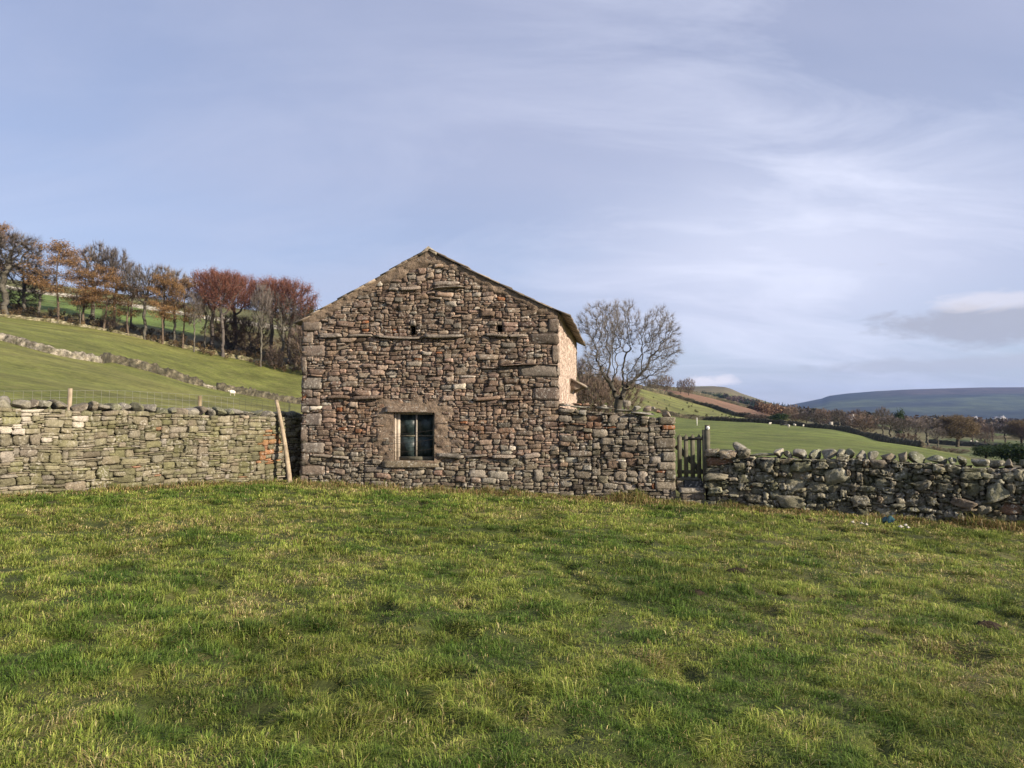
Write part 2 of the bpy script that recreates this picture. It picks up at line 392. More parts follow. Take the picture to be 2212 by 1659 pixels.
# ---------------------------------------------------------------- the barn
rng = np.random.default_rng(7)
def FR(x0, x1, y0, y1, prot=0.0, tl=0.0, O=A0, Dv=D, Nv=NF):
    """a rect on the barn front from picture coordinates"""
    a = onface(x0, y1, O, Dv, Nv); b = onface(x1, y0, O, Dv, Nv); return (a[0], b[0], a[1], b[1], prot, tl)
def r1(x0, x1, y0, y1, p=0.0, tl=0.0): return FR(609.9+.3064*x0, 609.9+.3064*x1, 501.5+.3064*y0, 501.5+.3064*y1, p, tl)
def r2(x0, x1, y0, y1, p=0.0, tl=0.0): return FR(609.9+.3064*x0, 609.9+.3064*x1, 772.6+.3064*y0, 772.6+.3064*y1, p, tl)
def r5(x0, x1, y0, y1, p=0.0, tl=0.0): return FR(1152.1+.2451*x0, 1152.1+.2451*x1, 799.7+.2451*y0, 799.7+.2451*y1, p, tl)
barn = empty('stone_barn', 'old brown rubble-stone field barn with a small window in its gable end', 'barn', (A0[0], A0[1], plane(A0[0], 0)))
BO = np.array(barn.location)
def loc(V): return V-BO
UC = onface(926, 600)[0]; VA = onface(926, 541)[1]; VL = onface(652, 690)[1]; VR = onface(1213, 674)[1]
def roofv(U): return np.where(U < UC, VL+(VA-VL)*(U/UC), VR+(VA-VR)*((UR-U)/(UR-UC)))
GZ = lambda U: plane(A0[0]+U*D[0], 0)
def inside_gable(U, V): return (V < roofv(U)-.05) & (V > GZ(U)-.12)
WIN = r2(780, 1078, 386, 724); LINT = r2(722, 1132, 342, 386); SILL = r2(706, 1116, 728, 772)
HOLES = [r1(903, 941, 658, 722), r1(1514, 1552, 656, 702)]
LEDGE = [r1(250, 420, 715, 748, .06), r1(460, 640, 722, 745, .05), r1(655, 985, 728, 751, .07), r1(1000, 1285, 720, 748, .09), r1(1430, 1590, 718, 741, .07), r1(1595, 1730, 715, 738, .05),
         r1(750, 822, 390, 413, .04), r1(825, 980, 380, 410, .06), r1(1060, 1245, 350, 385, .03), r1(1060, 1282, 386, 405, .10), r1(1530, 1812, 932, 945, .11, .01), r1(1400, 1520, 950, 968, .05),
         r2(315, 475, 262, 290, .06), r2(487, 710, 268, 295, .07), r2(1345, 1540, 272, 300, .08), r2(1545, 1700, 290, 306, .07, .03), r2(1085, 1280, 678, 708, .09), r2(1285, 1445, 680, 700, .06),
         r2(1480, 1645, 682, 704, .08), r2(1700, 1825, 672, 708, .06), r2(1885, 2060, 694, 716, .08), r2(205, 350, 686, 708, .05), r2(355, 470, 690, 710, .05)]
QL = [r1(148, 275, 632, 698), r1(140, 218, 703, 786), r1(137, 305, 790, 878), r1(140, 172, 884, 1008), r1(145, 280, 1012, 1104), r2(148, 212, 222, 280), r2(136, 265, 284, 336), r2(138, 190, 340, 388), r2(135, 277, 391, 481), r2(125, 182, 486, 594),
      r2(122, 297, 600, 676), r2(128, 190, 682, 757), r2(120, 300, 764, 829), r2(122, 180, 834, 882)]
QR = [r1(1872, 1940, 612, 708), r1(1738, 1935, 713, 795), r1(1902, 1938, 800, 924), r1(1662, 1932, 930, 1022), r2(1885, 1932, 150, 205), r2(1762, 1938, 210, 299), r2(1845, 1942, 303, 354)]
QE = [r5(1105, 1243, 412, 480), r5(1133, 1240, 484, 526), r5(1190, 1247, 530, 568), r5(1064, 1252, 595, 690), r5(1131, 1256, 693, 716), r5(1136, 1258, 722, 806), r5(1098, 1262, 812, 882), r5(1165, 1264, 885, 972), r5(1072, 1266, 982, 1050), r5(1208, 1270, 1062, 1142)]
EXB = [r5(1018, 1136, 750, 818), r5(870, 1022, 502, 545), r5(522, 660, 510, 592), r5(918, 1010, 880, 985), r5(710, 818, 892, 975), r5(304, 520, 706, 766), r5(655, 750, 388, 466), r5(355, 516, 888, 962), r5(207, 335, 402, 468),
       r2(1206, 1312, 70, 125), r2(1765, 1838, 790, 880), r2(1312, 1440, 790, 850), r2(1450, 1590, 795, 850)]
def fit(f): return (max(f[0], 0.0), f[1], f[2], f[3], f[4], f[5])
QL = [(0.0, f[1], f[2], f[3], .005, 0) for f in QL]
UMAX = UR
# outline of gable + lower wall: everything left of UR is the barn, everything right of it is the lower wall
featsL = [WIN[:4], LINT[:4], SILL[:4]]+HOLES+LEDGE+QL
allf = featsL+[(f[0], UR, f[2], f[3]) for f in QR]+[e for e in EXB if e[1] < UR]
allf = [tuple(f[:4]) for f in allf]
rects = pack(0, UR, -.35, VA, inside_gable, allf, rng, 3, 9, 1.2, 3.6, cell=.0132)
rects = [(a, b, c, d, 0., 0.) for a, b, c, d in rects]
extra = [e for e in LEDGE+EXB if e[1] < UR+.02]
RUST = (.27, .12, .06)
def bc(cx, cy, rng):
    n = len(cx); c = np.array([1.035, .985, .945])*pal(rng, n, [(.225, .175, .135), (.20, .15, .11), (.26, .21, .165), (.24, .175, .135), (.175, .13, .105), (.205, .185, .155), (.44, .40, .34), RUST], [5, 4, 4, 3, 2, 1.5, .35, .12], .27)
    low = smooth(1.2, .2, cy)*.9; c2 = pal(rng, n, [(.22, .19, .145), (.19, .165, .12), (.28, .25, .20), (.17, .14, .10), (.40, .37, .31)], [4, 4, 3, 3, .6], .2)
    k = (rng.random(n) < low)[:, None]; c = np.where(k, c2, c)
    ry = (np.hypot((cx-1.4)/1.1, (cy-1.55)/.35) < 1) & (rng.random(n) < .35)
    ry |= (np.hypot((cx-4.0)/.6, (cy-1.25)/.35) < 1) & (rng.random(n) < .2)
    c[ry] = c[ry]*.5+np.array((.24, .14, .085))*.5
    return c
V, Q, C = stones(rects, A0, D, NF, rng, bc, prot=.014)
def ledc(cx, cy, rng):
    c = bc(cx, cy, rng); k = (cy > 2.8) | (cy < 1.0); c[k] = c[k]*.5+np.array([.34, .30, .25])*.5; return c
V2, Q2, C2 = stones(extra, A0, D, NF, rng, ledc, prot=.01, tpl='m', nexp=(4, 7), skew=.06)
def cat(parts):
    n = 0; Vs, Qs, Cs = [], [], []
    for v, q, c in parts: Vs.append(v); Qs.append(q+n); Cs.append(c); n += len(v)
    return np.vstack(Vs), np.vstack(Qs), np.vstack(Cs)
V, Q, C = cat([(V, Q, C), (V2, Q2, C2)])
gw = mesh('gable_wall', loc(V), Q, M['barn'], barn, C)
def qc(cx, cy, rng): return pal(rng, len(cx), [(.21, .165, .13), (.23, .18, .14), (.195, .15, .12), (.22, .185, .15)], [1, 1, 1, 1], .10)
for i, f in enumerate(QL+[(f[0], UR, f[2], f[3], .005, 0) for f in QR]):
    v, q, c = stones([f], A0, D, NF, rng, qc, prot=.006, tpl='m', nexp=(9, 16), rough=.025, wob=0.004, tilt=.004, skew=.03, depth=.25, gap=.004)
    mesh('quoin', loc(v), q, M['barn'], barn, c)
# mortar face with the plaster smear round the window and along the verges
def hgrid(u0, u1, v0, v1, st, O, Dv, Nv, wf, inside, holes, colf, name, mat, parent, base):
    us = np.linspace(u0, u1, int((u1-u0)/st)+1); vs = np.linspace(v0, v1, int((v1-v0)/st)+1)
    U, V = np.meshgrid(us, vs); nu = len(us)
    W = wf(U, V); Pp = O+U[..., None]*Dv+V[..., None]*np.array([0, 0, 1.])+W[..., None]*Nv
    C = colf(U, V).reshape(-1, 3)
    i, j = np.meshgrid(np.arange(nu-1), np.arange(len(vs)-1)); q = (j*nu+i)
    uc = (U[:-1, :-1]+U[1:, 1:])/2; vc = (V[:-1, :-1]+V[1:, 1:])/2
    k = inside(uc, vc)
    for h in holes: k &= ~((uc > h[0]) & (uc < h[1]) & (vc > h[2]) & (vc < h[3]))
    q = q[k]; Q = np.stack([q, q+1, q+1+nu, q+nu], 1)
    return mesh(name, Pp.reshape(-1, 3)-base, Q, mat, parent, C)
wc = ((WIN[0]+WIN[1])/2, (WIN[2]+WIN[3])/2)
def patch(U, V):
    d = np.hypot(np.maximum(np.abs(U-wc[0])-.50, 0)/.45, np.maximum(np.abs(V-wc[1]-.08)-.52, 0)/.30)
    d = d+.7*fbm(U*3.5, V*5, 0, 4, 4)
    return smooth(1.0, .35, d)
def verge(U, V):
    d = roofv(U)-V; return smooth(.30, .14, d+.12*fbm(U*4, V*4, 0, 8, 3))
def wmort(U, V):
    p = np.maximum(patch(U, V)*.95, verge(U, V)*.9)
    return -.034+.014*fbm(U*9, V*9, 0, 2, 3)+p*(.052+.028*fbm(U*7, V*16, 0, 6, 4))
def cmort(U, V):
    p = np.maximum(patch(U, V), verge(U, V))[..., None]; n = (1+.25*fbm(U*5, V*7, 0, 3, 3))[..., None]
    return (np.array([.10, .075, .055])*(1-p)+np.array([.235, .175, .125])*p)*n
pit = [WIN[:4]]+HOLES
hgrid(0.02, UR-.02, -.35, VA, .022, A0, D, NF, wmort, lambda U, V: (V < roofv(U)-.02), pit, cmort, 'mortar', M['mortar'], barn, BO)
# side walls, rear gable
BD = -NF; LEN = 6.1
def sidecol(U, V): return np.broadcast_to(np.array([.6, .48, .35]), U.shape+(3,))
OR = A0+D*UR
gap_ = lambda U, V: V < VR+.05+0*U
hgrid(0.01, LEN, -.5, VR+.06, .035, OR, BD, D, lambda U, V: -.012+.030*fbm(U*6, V*10, 0, 12, 4)+.02*fbm(U*1.3, V*1.3, 0, 2, 2)*smooth(0, .4, U)-.035*smooth(.10, .0, np.abs(fbm(U*4.2, V*8.5, 0, 15, 3))), gap_, [], sidecol, 'side_wall', M['lime'], barn, BO)
OLc = A0
rs = pack(0, LEN, -.2, VL, lambda U, V: V < VL-.02+0*U, [], rng, 4, 12); v, q, c = stones(rs, A0, BD, -D, rng, bc); 
MBs = MB(); MBs.add(loc(v), q, c=c); MBs.box(loc(A0+BD*(LEN/2+.1)+D*.2+np.array([0, 0, (VL-.3)/2])), (LEN/2-.1, .14, (VL+.3)/2), [BD, D, (0, 0, 1)], (.08, .06, .045)); MBs.build('side_wall', M['barn'], barn)
OB = A0+BD*LEN+D*UR
rs = pack(0, UR, -.2, VA, lambda U, V: (V < roofv(UR-U)-.05), [], rng, 4, 12); v, q, c = stones(rs, OB, -D, -NF, rng, bc, tpl='s')
MBs = MB(); MBs.add(loc(v), q, c=c)
ur = np.linspace(0, UR, 30); zt = roofv(ur)-.03
pts = np.vstack([A0+D*u+BD*(LEN-.06) for u in ur]); B_ = pts.copy(); B_[:, 2] = -.4; T_ = pts.copy(); T_[:, 2] = zt
i = np.arange(29); MBs.add(loc(np.vstack([B_, T_])), np.stack([i, i+1, i+31, i+30], 1), c=(.08, .06, .045)); MBs.build('rear_wall', M['barn'], barn)
# window recess, holes' dark pockets
def recess(r, dep, mat, name, col, fl=True):
    m = MB(); u0, u1, v0, v1 = r[:4]; K = lambda u, v, w: loc(A0+D*u+NF*w+np.array([0, 0, v]))
    f = [K(u0, v0, .004), K(u1, v0, .004), K(u1, v1, .004), K(u0, v1, .004)]; g = [K(u0, v0, -dep), K(u1, v0, -dep), K(u1, v1, -dep), K(u0, v1, -dep)]
    m.add(np.array(f+g), [[0, 1, 5, 4], [1, 2, 6, 5], [2, 3, 7, 6], [3, 0, 4, 7]]+([[4, 5, 6, 7]] if fl else []), c=col)
    return m.build(name, mat, barn)
recess((WIN[0]-.004, WIN[1]+.004, WIN[2]-.004, WIN[3]+.004), .34, M['mortar'], 'window_reveal', (.22, .17, .13), False)
for h in HOLES: recess(h, .5, M['mortar'], 'vent_hole', (.05, .04, .03))
for nm, r, c in (('lintel', LINT, (.20, .15, .11)), ('sill', SILL, (.19, .155, .105))):
    v, q, cc = stones([(r[0], r[1], r[2], r[3], .038, 0)], A0, D, NF, rng, lambda a, b, g: np.array([c]), prot=.001, tpl='b', nexp=(14, 15), rough=.012, wob=.002, tilt=.002, skew=.01, gap=.001, depth=.22)
    mesh(nm, loc(v), q, M['barn'], barn, cc)
# window joinery
win = MB(); wd = -.115
def bar(mb, x0, x1, y0, y1, w0, w1, col=(1, 1, 1)):
    a = onface(x0, y1, w=w1); b_ = onface(x1, y0, w=w1)
    c = A0+D*(a[0]+b_[0])/2+NF*(w0+w1)/2+np.array([0, 0, (a[1]+b_[1])/2])
    mb.box(loc(c), (abs(b_[0]-a[0])/2, abs(w1-w0)/2, abs(b_[1]-a[1])/2), [D, NF, (0, 0, 1)], col)
fx = lambda x: 609.9+.3064*x
fy = lambda y: 772.6+.3064*y
bar(win, fx(800), fx(830), fy(388), fy(722), wd-.06, wd)
bar(win, fx(830), fx(1060), fy(388), fy(400), wd-.06, wd-.002)
bar(win, fx(786), fx(801), fy(390), fy(720), wd-.08, wd+.035)  # bright strip of the left jamb, sunlight painted by the paler wood
wf = win.build('window', M['sunlit_frame'], barn)
g1 = MB(); bar(g1, fx(1060), fx(1080), fy(388), fy(722), wd-.06, wd); bar(g1, fx(830), fx(1060), fy(698), fy(722), wd-.06, wd+.012); g1.build('window_frame', M['grey_wood'], wf)
g1 = MB(); bar(g1, fx(939), fx(951), fy(404), fy(698), wd-.035, wd-.008); g1.build('glazing_bar', M['frame'], wf)
g1 = MB(); bar(g1, fx(830), fx(938), fy(546), fy(555), wd-.034, wd-.012); bar(g1, fx(951), fx(1060), fy(546), fy(555), wd-.034, wd-.012); g1.build('glazing_bar', M['grey_wood'], wf)
for a, b_ in ((830, 938), (951, 1060)):
    for c_, d_ in ((404, 545), (556, 698)):
        g1 = MB(); bar(g1, fx(a), fx(b_), fy(c_), fy(d_), wd-.028, wd-.024); g1.build('pane', M['glass'], wf)
def K3(px, py, w):
    a = onface(px, py, w=w); return A0+D*a[0]+NF*w+np.array([0, 0, a[1]])
for (xa, ya, xb, yb) in ((778, 540, 1066, 510), (778, 606, 1068, 574), (776, 666, 1068, 640), (780, 560, 960, 536)):
    m_ = MB(); p = [K3(fx(xa), fy(ya), .03)]; n_ = 8
    for k in range(1, n_+1):
        t = k/n_; pp = K3(fx(xa+(xb-xa)*t), fy(ya+(yb-ya)*t+6*math.sin(t*3.1)), .03); m_.tube(loc(p[-1]), loc(pp), .0035, .0035, 5, False); p.append(pp)
    if ya != 560: m_.tube(loc(p[0]), loc(p[0]-NF*.05), .004, .004, 5); m_.tube(loc(p[-1]), loc(p[-1]-NF*.05), .004, .004, 5)
    m_.build('wire_strand', M['darkwire'], barn)
# roof of stone slates
def roof(side):
    m = MB(); e = np.array([UC, VA]); f = np.array([0-.01, VL-.03]) if side < 0 else np.array([UR+.06, VR-.035])
    L = np.linalg.norm(f-e); d = (f-e)/L; nrm = np.array([-d[1], d[0]])*(1 if d[0] > 0 else -1)
    if nrm[1] < 0: nrm = -nrm
    du = D*d[0]+np.array([0, 0, d[1]]); dn = D*nrm[0]+np.array([0, 0, nrm[1]])
    s = 0.0; k = 0
    while s < L-.05:
        ln = .36+.05*rng.random(); ex = .25+.03*rng.random(); w = -.035
        while w < LEN+.08:
            wd_ = rng.uniform(.28, .55); th = rng.uniform(.014, .026)
            sag = -.02*math.sin(math.pi*s/L)+rng.normal(0, .004)
            c = A0+D*e[0]+np.array([0, 0, e[1]])+du*(s+ln/2)+dn*(.012+th*.6+sag)+BD*(w+wd_/2-rng.uniform(0, .03)*(w < 0))
            ang = .045; ax = [du*math.cos(ang)+dn*math.sin(ang)*1, BD, dn*math.cos(ang)-du*math.sin(ang)]
            col = np.array([.16, .13, .10])*rng.lognormal(0, .3)
            m.box(loc(c), (ln/2*rng.uniform(.93, 1.06), wd_/2-.004, th/2+.004), ax, col, .009, rng); w += wd_
        s += ex; k += 1
    # roof boarding under the slates
    c = A0+D*e[0]+np.array([0, 0, e[1]])+du*(L/2)-dn*.0+BD*(LEN/2)
    m.box(loc(c+dn*.01), (L/2-.02, LEN/2, .012), [du, BD, dn], (.05, .04, .03))
    m.build('roof', M['slate'], barn)
roof(-1); roof(1)
w = -.05; k = 0
while w < LEN:
    l = rng.uniform(.5, .75); m_ = MB(); c = A0+D*UC+np.array([0, 0, VA])
    P_ = []
    for ww in (w, w+l-.01):
        for (a, b_) in ((-.19, -.065), (0, .085), (.19, -.055), (.17, -.115), (0, .015), (-.17, -.125)): P_.append(loc(c+D*a+BD*ww+np.array([0, 0, b_+rng.uniform(-.01, .01)])))
    P_ = np.array(P_); m_.add(P_, [[0, 1, 4, 5], [1, 2, 3, 4], [11, 10, 7, 6], [10, 9, 8, 7]]+[[i_, i_+6, (i_+1) % 6+6, (i_+1) % 6] for i_ in range(6)], c=(.42, .37, .28) if k == 0 else (.30, .26, .2))
    m_.build('ridge_stone', M['barn'], barn); w += l; k += 1
# hood over the side doorway
m_ = MB(); K = lambda u, o_, z: loc(OR+BD*u+D*o_+np.array([0, 0, z]))
zt = onface(1235, 830)[1]
a_ = [K(3.3, .01, 2.50), K(4.7, .01, 2.50), K(4.7, .36, 2.34), K(3.3, .36, 2.34)]; a_ += [p-np.array([0, 0, .05]) for p in a_]
m_.add(np.array(a_), [[0, 3, 2, 1], [4, 5, 6, 7], [0, 1, 5, 4], [1, 2, 6, 5], [2, 3, 7, 6], [3, 0, 4, 7]], c=(.26, .22, .18))
for u in (3.36, 4.6): m_.add(np.array([K(u, .01, 2.44), K(u, .32, 2.30), K(u, .01, 2.16), K(u+.07, .01, 2.44), K(u+.07, .32, 2.30), K(u+.07, .01, 2.16)]), [[0, 1, 4, 3], [1, 2, 5, 4], [2, 0, 3, 5]], [[0, 2, 1], [3, 4, 5]], c=(.24, .20, .16))
m_.build('door_hood', M['slate'], barn)
# ---------------------------------------------------------------- lower wall beside the barn
ext = empty('rubble_wall', 'brown rubble-stone wall joining the barn corner to the gateway, with thin slab coping', 'wall', tuple(A0+D*(UR+.2)+np.array([0, 0, float(GZ(UR+1))])))
EOb = np.array(ext.location)
topv = [r5(170, 171, 285, 290), r5(320, 321, 330, 335), r5(515, 516, 345, 350), r5(750, 751, 362, 365), r5(900, 901, 385, 390), r5(1100, 1101, 408, 412), r5(1250, 1251, 410, 416)]
tu = [t[0] for t in topv]; tv = [t[2] for t in topv]
def inside_ext(U, V): return (V < np.interp(U, tu, tv)-.01) & (V > GZ(U)-.12)
ef = [e for e in EXB if e[1] >= UR+.02]
rs = pack(UR, UE, -.5, 2.0, inside_ext, [f[:4] for f in QE+ef], rng, 3, 10)
rs = [(a, b, c, d, 0., 0.) for a, b, c, d in rs]
def ec(cx, cy, rng):
    n = len(cx); c = pal(rng, n, [(.205, .175, .135), (.175, .145, .11), (.25, .22, .175), (.21, .15, .105), (.16, .14, .10), (.40, .37, .31), RUST], [5, 4, 4, 2, 3, .5, .4], .2)
    ry = (np.hypot((cx-UR-.2)/.8, (cy-1.3)/.3) < 1) & (rng.random(n) < .35); c[ry] = c[ry]*.4+np.array((.24, .12, .07))*.6
    return c
parts = [stones(rs, A0, D, NF, rng, ec, prot=.024), stones(ef, A0, D, NF, rng, ec, prot=.012, tpl='m', nexp=(3.2, 6), skew=.08)]
# rear face
rs2 = pack(UR+.1, UE, -.5, 2.0, inside_ext, [], rng, 5, 13); parts.append(stones(rs2, A0+BD*.46, D, -NF, rng, ec, depth=.1))
v, q, c = cat(parts); m_ = MB(); m_.add(v-EOb, q, c=c)
us = np.linspace(UR+.01, UE-.05, 20); tp = np.interp(us, tu, tv)-.03
for (wa, wb) in ((-.06, None),):
    fr = np.vstack([A0+D*u+BD*.06 for u in us]); bk = np.vstack([A0+D*u+BD*.40 for u in us]); lo1 = fr.copy(); lo1[:, 2] = -.6; hi1 = fr.copy(); hi1[:, 2] = tp; hi2 = bk.copy(); hi2[:, 2] = tp; lo2 = bk.copy(); lo2[:, 2] = -.6
    n_ = 20; i = np.arange(n_-1); VV = np.vstack([lo1, hi1, hi2, lo2])-EOb
    QQ = np.vstack([np.stack([i+a*n_, i+1+a*n_, i+1+(a+1)*n_, i+(a+1)*n_], 1) for a in range(3)]); QQ = np.vstack([QQ, [[n_-1, 2*n_-1, 3*n_-1, 4*n_-1]]]); m_.add(VV, QQ, c=(.07, .055, .04))
m_.build('wall_face', M['barn'], ext)
for f in QE:
    v, q, c = stones([(f[0], UE, f[2], f[3], .008, 0)], A0, D, NF, rng, (lambda a, b_, g: np.array([[.30, .13, .06]])) if abs(f[3]-QE[1][3]) < 1e-6 else (lambda a, b_, g: pal(g, 1, [(.22, .19, .145), (.25, .215, .165), (.20, .17, .125)], [1, 1, 1], .1)), prot=.006, tpl='m', nexp=(8, 14), rough=.03, wob=.003, tilt=.006, skew=.04, depth=.44, gap=.005)
    mesh('quoin', v-EOb, q, M['barn'], ext, c)
# slab coping
def boulder(c, h, rng, col, n=3.0, rough=.07, rot=0.0, tlt=0.0):
    T, Q = _back(*TPL['b'])
    X = T.copy(); 
    X[:, 2] = np.where(np.arange(len(T)) < len(T)//2, (T[:, 2]+1)/2, (T[:, 2]-1)/2)
    r = (np.abs(X)**n).sum(1)**(1/n); X = X/np.maximum(r, .3)[:, None]
    f = rng.uniform(1.2, 2.6, 3); p = rng.uniform(0, 6, 3); s = rng.integers(0, 999)
    dsp = 1+rough*1.6*fbm(X[:, 0]*1.5+p[0], X[:, 1]*1.5+p[1], X[:, 2]*1.5+p[2], int(s), 3)
    # a couple of flat cleaved planes
    for _ in range(13):
        d = rng.normal(0, 1, 3); d /= np.linalg.norm(d); k = X@d; lim = rng.uniform(.5, .85); over = np.maximum(k-lim, 0); X = X-over[:, None]*d*.9
    X = X*dsp[:, None]*np.asarray(h)
    ca, sa = math.cos(tlt), math.sin(tlt); X = X@np.array([[ca, 0, sa], [0, 1, 0], [-sa, 0, ca]])
    ca, sa = math.cos(rot), math.sin(rot); X = X@np.array([[ca, sa, 0], [-sa, ca, 0], [0, 0, 1]])
    return X+np.asarray(c), Q, np.broadcast_to(np.asarray(col), (len(X), 3))
for (x0, x1, y0, y1) in ((322, 492, 316, 332), (520, 752, 324, 344), (700, 900, 348, 362), (858, 1096, 372, 402), (205, 330, 300, 318)):
    r = r5(x0, x1, y0, y1); v, q, c = boulder(A0+D*(r[0]+r[1])/2+BD*.19+np.array([0, 0, (r[2]+r[3])/2]), ((r[1]-r[0])/2, .27, (r[3]-r[2])/2+.008), rng, (.27, .25, .21), 9, .02, -AZ, -math.atan2(r[2]-r[2]+.02, .6))
    mesh('coping_slab', v-EOb, q, M['wallR'], ext, c)
for (x0, x1, y0, y1, cc) in ((768, 868, 262, 338, (.25, .22, .18)), (872, 950, 305, 366, (.25, .24, .20)), (955, 1045, 312, 368, (.27, .22, .17)), (1040, 1078, 316, 350, (.28, .25, .2)), (1120, 1212, 355, 425, (.30, .24, .18)),
        (275, 310, 288, 320, (.42, .37, .31)), (330, 420, 285, 312, (.25, .13, .08)), (425, 500, 282, 316, (.24, .15, .1)), (505, 560, 296, 318, (.16, .13, .1)), (590, 655, 300, 326, (.24, .21, .17)), (215, 275, 288, 304, (.2, .16, .12)), (1078, 1125, 348, 380, (.3, .16, .09)), (660, 700, 312, 330, (.18, .15, .12))):
    r = r5(x0, x1, y0, y1); v, q, c = boulder(A0+D*(r[0]+r[1])/2+BD*.17+np.array([0, 0, (r[2]+r[3])/2]), ((r[1]-r[0])/2, .14, (r[3]-r[2])/2), rng, cc, 3, .12, -AZ, rng.normal(.1, .1))
    mesh('cope_stone', v-EOb, q, M['barn'], ext, c)
# ---------------------------------------------------------------- free-standing walls
def drywall(name, label, O, Dv, Nv, u0, u1, topf, basef, colf, mat, seed, hm, cope, thick=.55, nexp=(3.5, 8), prot=.02, feats=(), tpl='m', amin=1.1, amax=3.2, gap=.006, rough=.06, skew=.14, tilt=.03, copecol=None, flatp=.35, rend=0, fcol=None, batter=0.0, cell=CELL, layer2=False):
    rg = np.random.default_rng(seed); w = empty(name, label, 'wall', tuple(O+Dv*(max(u0, 0))+np.array([0, 0, float(basef(max(u0, 0)))]))); B = np.array(w.location)
    ins = lambda U, V: (V < topf(U)-.0) & (V > basef(U)-.1)
    uu = np.linspace(u0, u1, 60); vlo = float(np.min(basef(uu)))-.1; vhi = float(np.max(topf(uu)))+.05
    rs = [(a, b, c, d, 0., 0.) for a, b, c, d in pack(u0, u1, vlo, vhi, ins, [f[:4] for f in feats], rg, hm[0], hm[1], amin, amax, cell, flatp)]
    kw = dict(prot=prot, nexp=nexp, tpl=tpl, gap=gap, rough=rough, skew=skew, tilt=tilt)
    parts = [stones(rs, O, Dv, Nv, rg, colf, **kw)]
    if feats: parts.append(stones([(f+(0., 0.))[:6] if len(f) == 4 else f for f in feats], O, Dv, Nv, rg, fcol or colf, **dict(kw, tpl='b', rough=rough*.75)))
    if layer2:
        rs = [(a, b_, c, d, 0., 0.) for a, b_, c, d in pack(u0, u1, vlo, vhi, ins, [], rg, 3, 8, 1., 2.6, cell, .3)]; parts.append(stones(rs, O, Dv, Nv, rg, colf, **dict(kw, w0=-.065, prot=.02, tpl='s', depth=.1, gap=.003)))
    rs = pack(u0, u1, vlo, vhi, ins, [], rg, hm[0]+2, hm[1]+3, amin, amax, cell, .2); parts.append(stones(rs, O-Nv*thick, Dv, -Nv, rg, colf, depth=.1, prot=prot, nexp=nexp, tpl='s', gap=gap, rough=rough))
    v, q, c = cat(parts); m_ = MB(); m_.add(v-B, q, c=c)
    us = np.linspace(u0+.05, u1-.05, 40); n_ = 40; rows = []
    for off, top in ((-.07, 0), (-.07, 1), (-thick+.07, 1), (-thick+.07, 0)):
        p = np.vstack([O+Dv*u+Nv*off for u in us]); p[:, 2] = (topf(us)-.05) if top else vlo; rows.append(p)
    i = np.arange(n_-1); QQ = np.vstack([np.stack([i+a*n_, i+1+a*n_, i+1+(a+1)*n_, i+(a+1)*n_], 1) for a in range(3)]+[np.array([[0, n_, 2*n_, 3*n_], [n_-1, 4*n_-1, 3*n_-1, 2*n_-1]])]); m_.add(np.vstack(rows)-B, QQ, c=(.045, .04, .028))
    m_.build('wall_face', mat, w)
    for (u, hw, hh, hd, dz, t) in cope(rg):
        cc = copecol(rg); v, q, c = boulder(O+Dv*u-Nv*thick/2+np.array([0, 0, float(topf(np.array([u]))[0])+dz]), (hw, hd, hh), rg, cc, rg.uniform(2.6, 4.5), .10, math.atan2(Dv[1], Dv[0])+rg.normal(0, .15), t)
        mesh('cope_stone', v-B, q, mat, w, c)
    return w, rg
LEN_L = float(np.linalg.norm(L1-L0))
def lface(px, py): return onface(px, py, L0, LD, LN)
# left wall: top line from picture points under the cope stones
lt = [lface(0, 878), lface(120, 884), lface(250, 887), lface(400, 895), lface(520, 897), lface(612, 902)]
lt = [(-6, lt[0][1]+.02)]+lt+[(LEN_L+1.4, lt[-1][1]-.02)]
lb = [lface(0, 1072), lface(200, 1058), lface(400, 1052), lface(612, 1043)]; lb = [(-6, lb[0][1]+.35)]+lb+[(LEN_L+1.4, lb[-1][1])]
ltop = lambda U: np.interp(U, [a for a, b in lt], [b for a, b in lt]); lbase = lambda U: np.interp(U, [a for a, b in lb], [b for a, b in lb])
def lc(cx, cy, rg):
    n = len(cx); c = pal(rg, n, [(.185, .165, .11), (.16, .15, .085), (.21, .185, .135), (.20, .17, .12), (.14, .13, .08), (.23, .205, .165)], [4, 4, 3, 3, 3, 1.5], .17)
    k = (np.hypot((cx-4.95)/.30, (cy-.9)/.45) < 1) & (rg.random(n) < .5); c[k] = np.array((.30, .15, .075))*rg.lognormal(0, .15, (int(k.sum()), 1))
    k = rg.random(n) < .008; c[k] = (.24, .13, .08)
    k = (np.hypot((cx-.62)/.75, (cy-1.42)/.28) < 1) & (rg.random(n) < .35); c[k] = (.50, .45, .38)
    k = (np.hypot((cx-.8)/.7, (cy-1.2)/.5) < 1); c[k] = c[k]*.7+np.array((.27, .23, .18))*.3
    return c
def r4(x0, x1, y0, y1):
    a = lface(.3064*x0, 799.7+.3064*y1); b = lface(.3064*x1, 799.7+.3064*y0); return (a[0], b[0], a[1], b[1], 0., 0.)
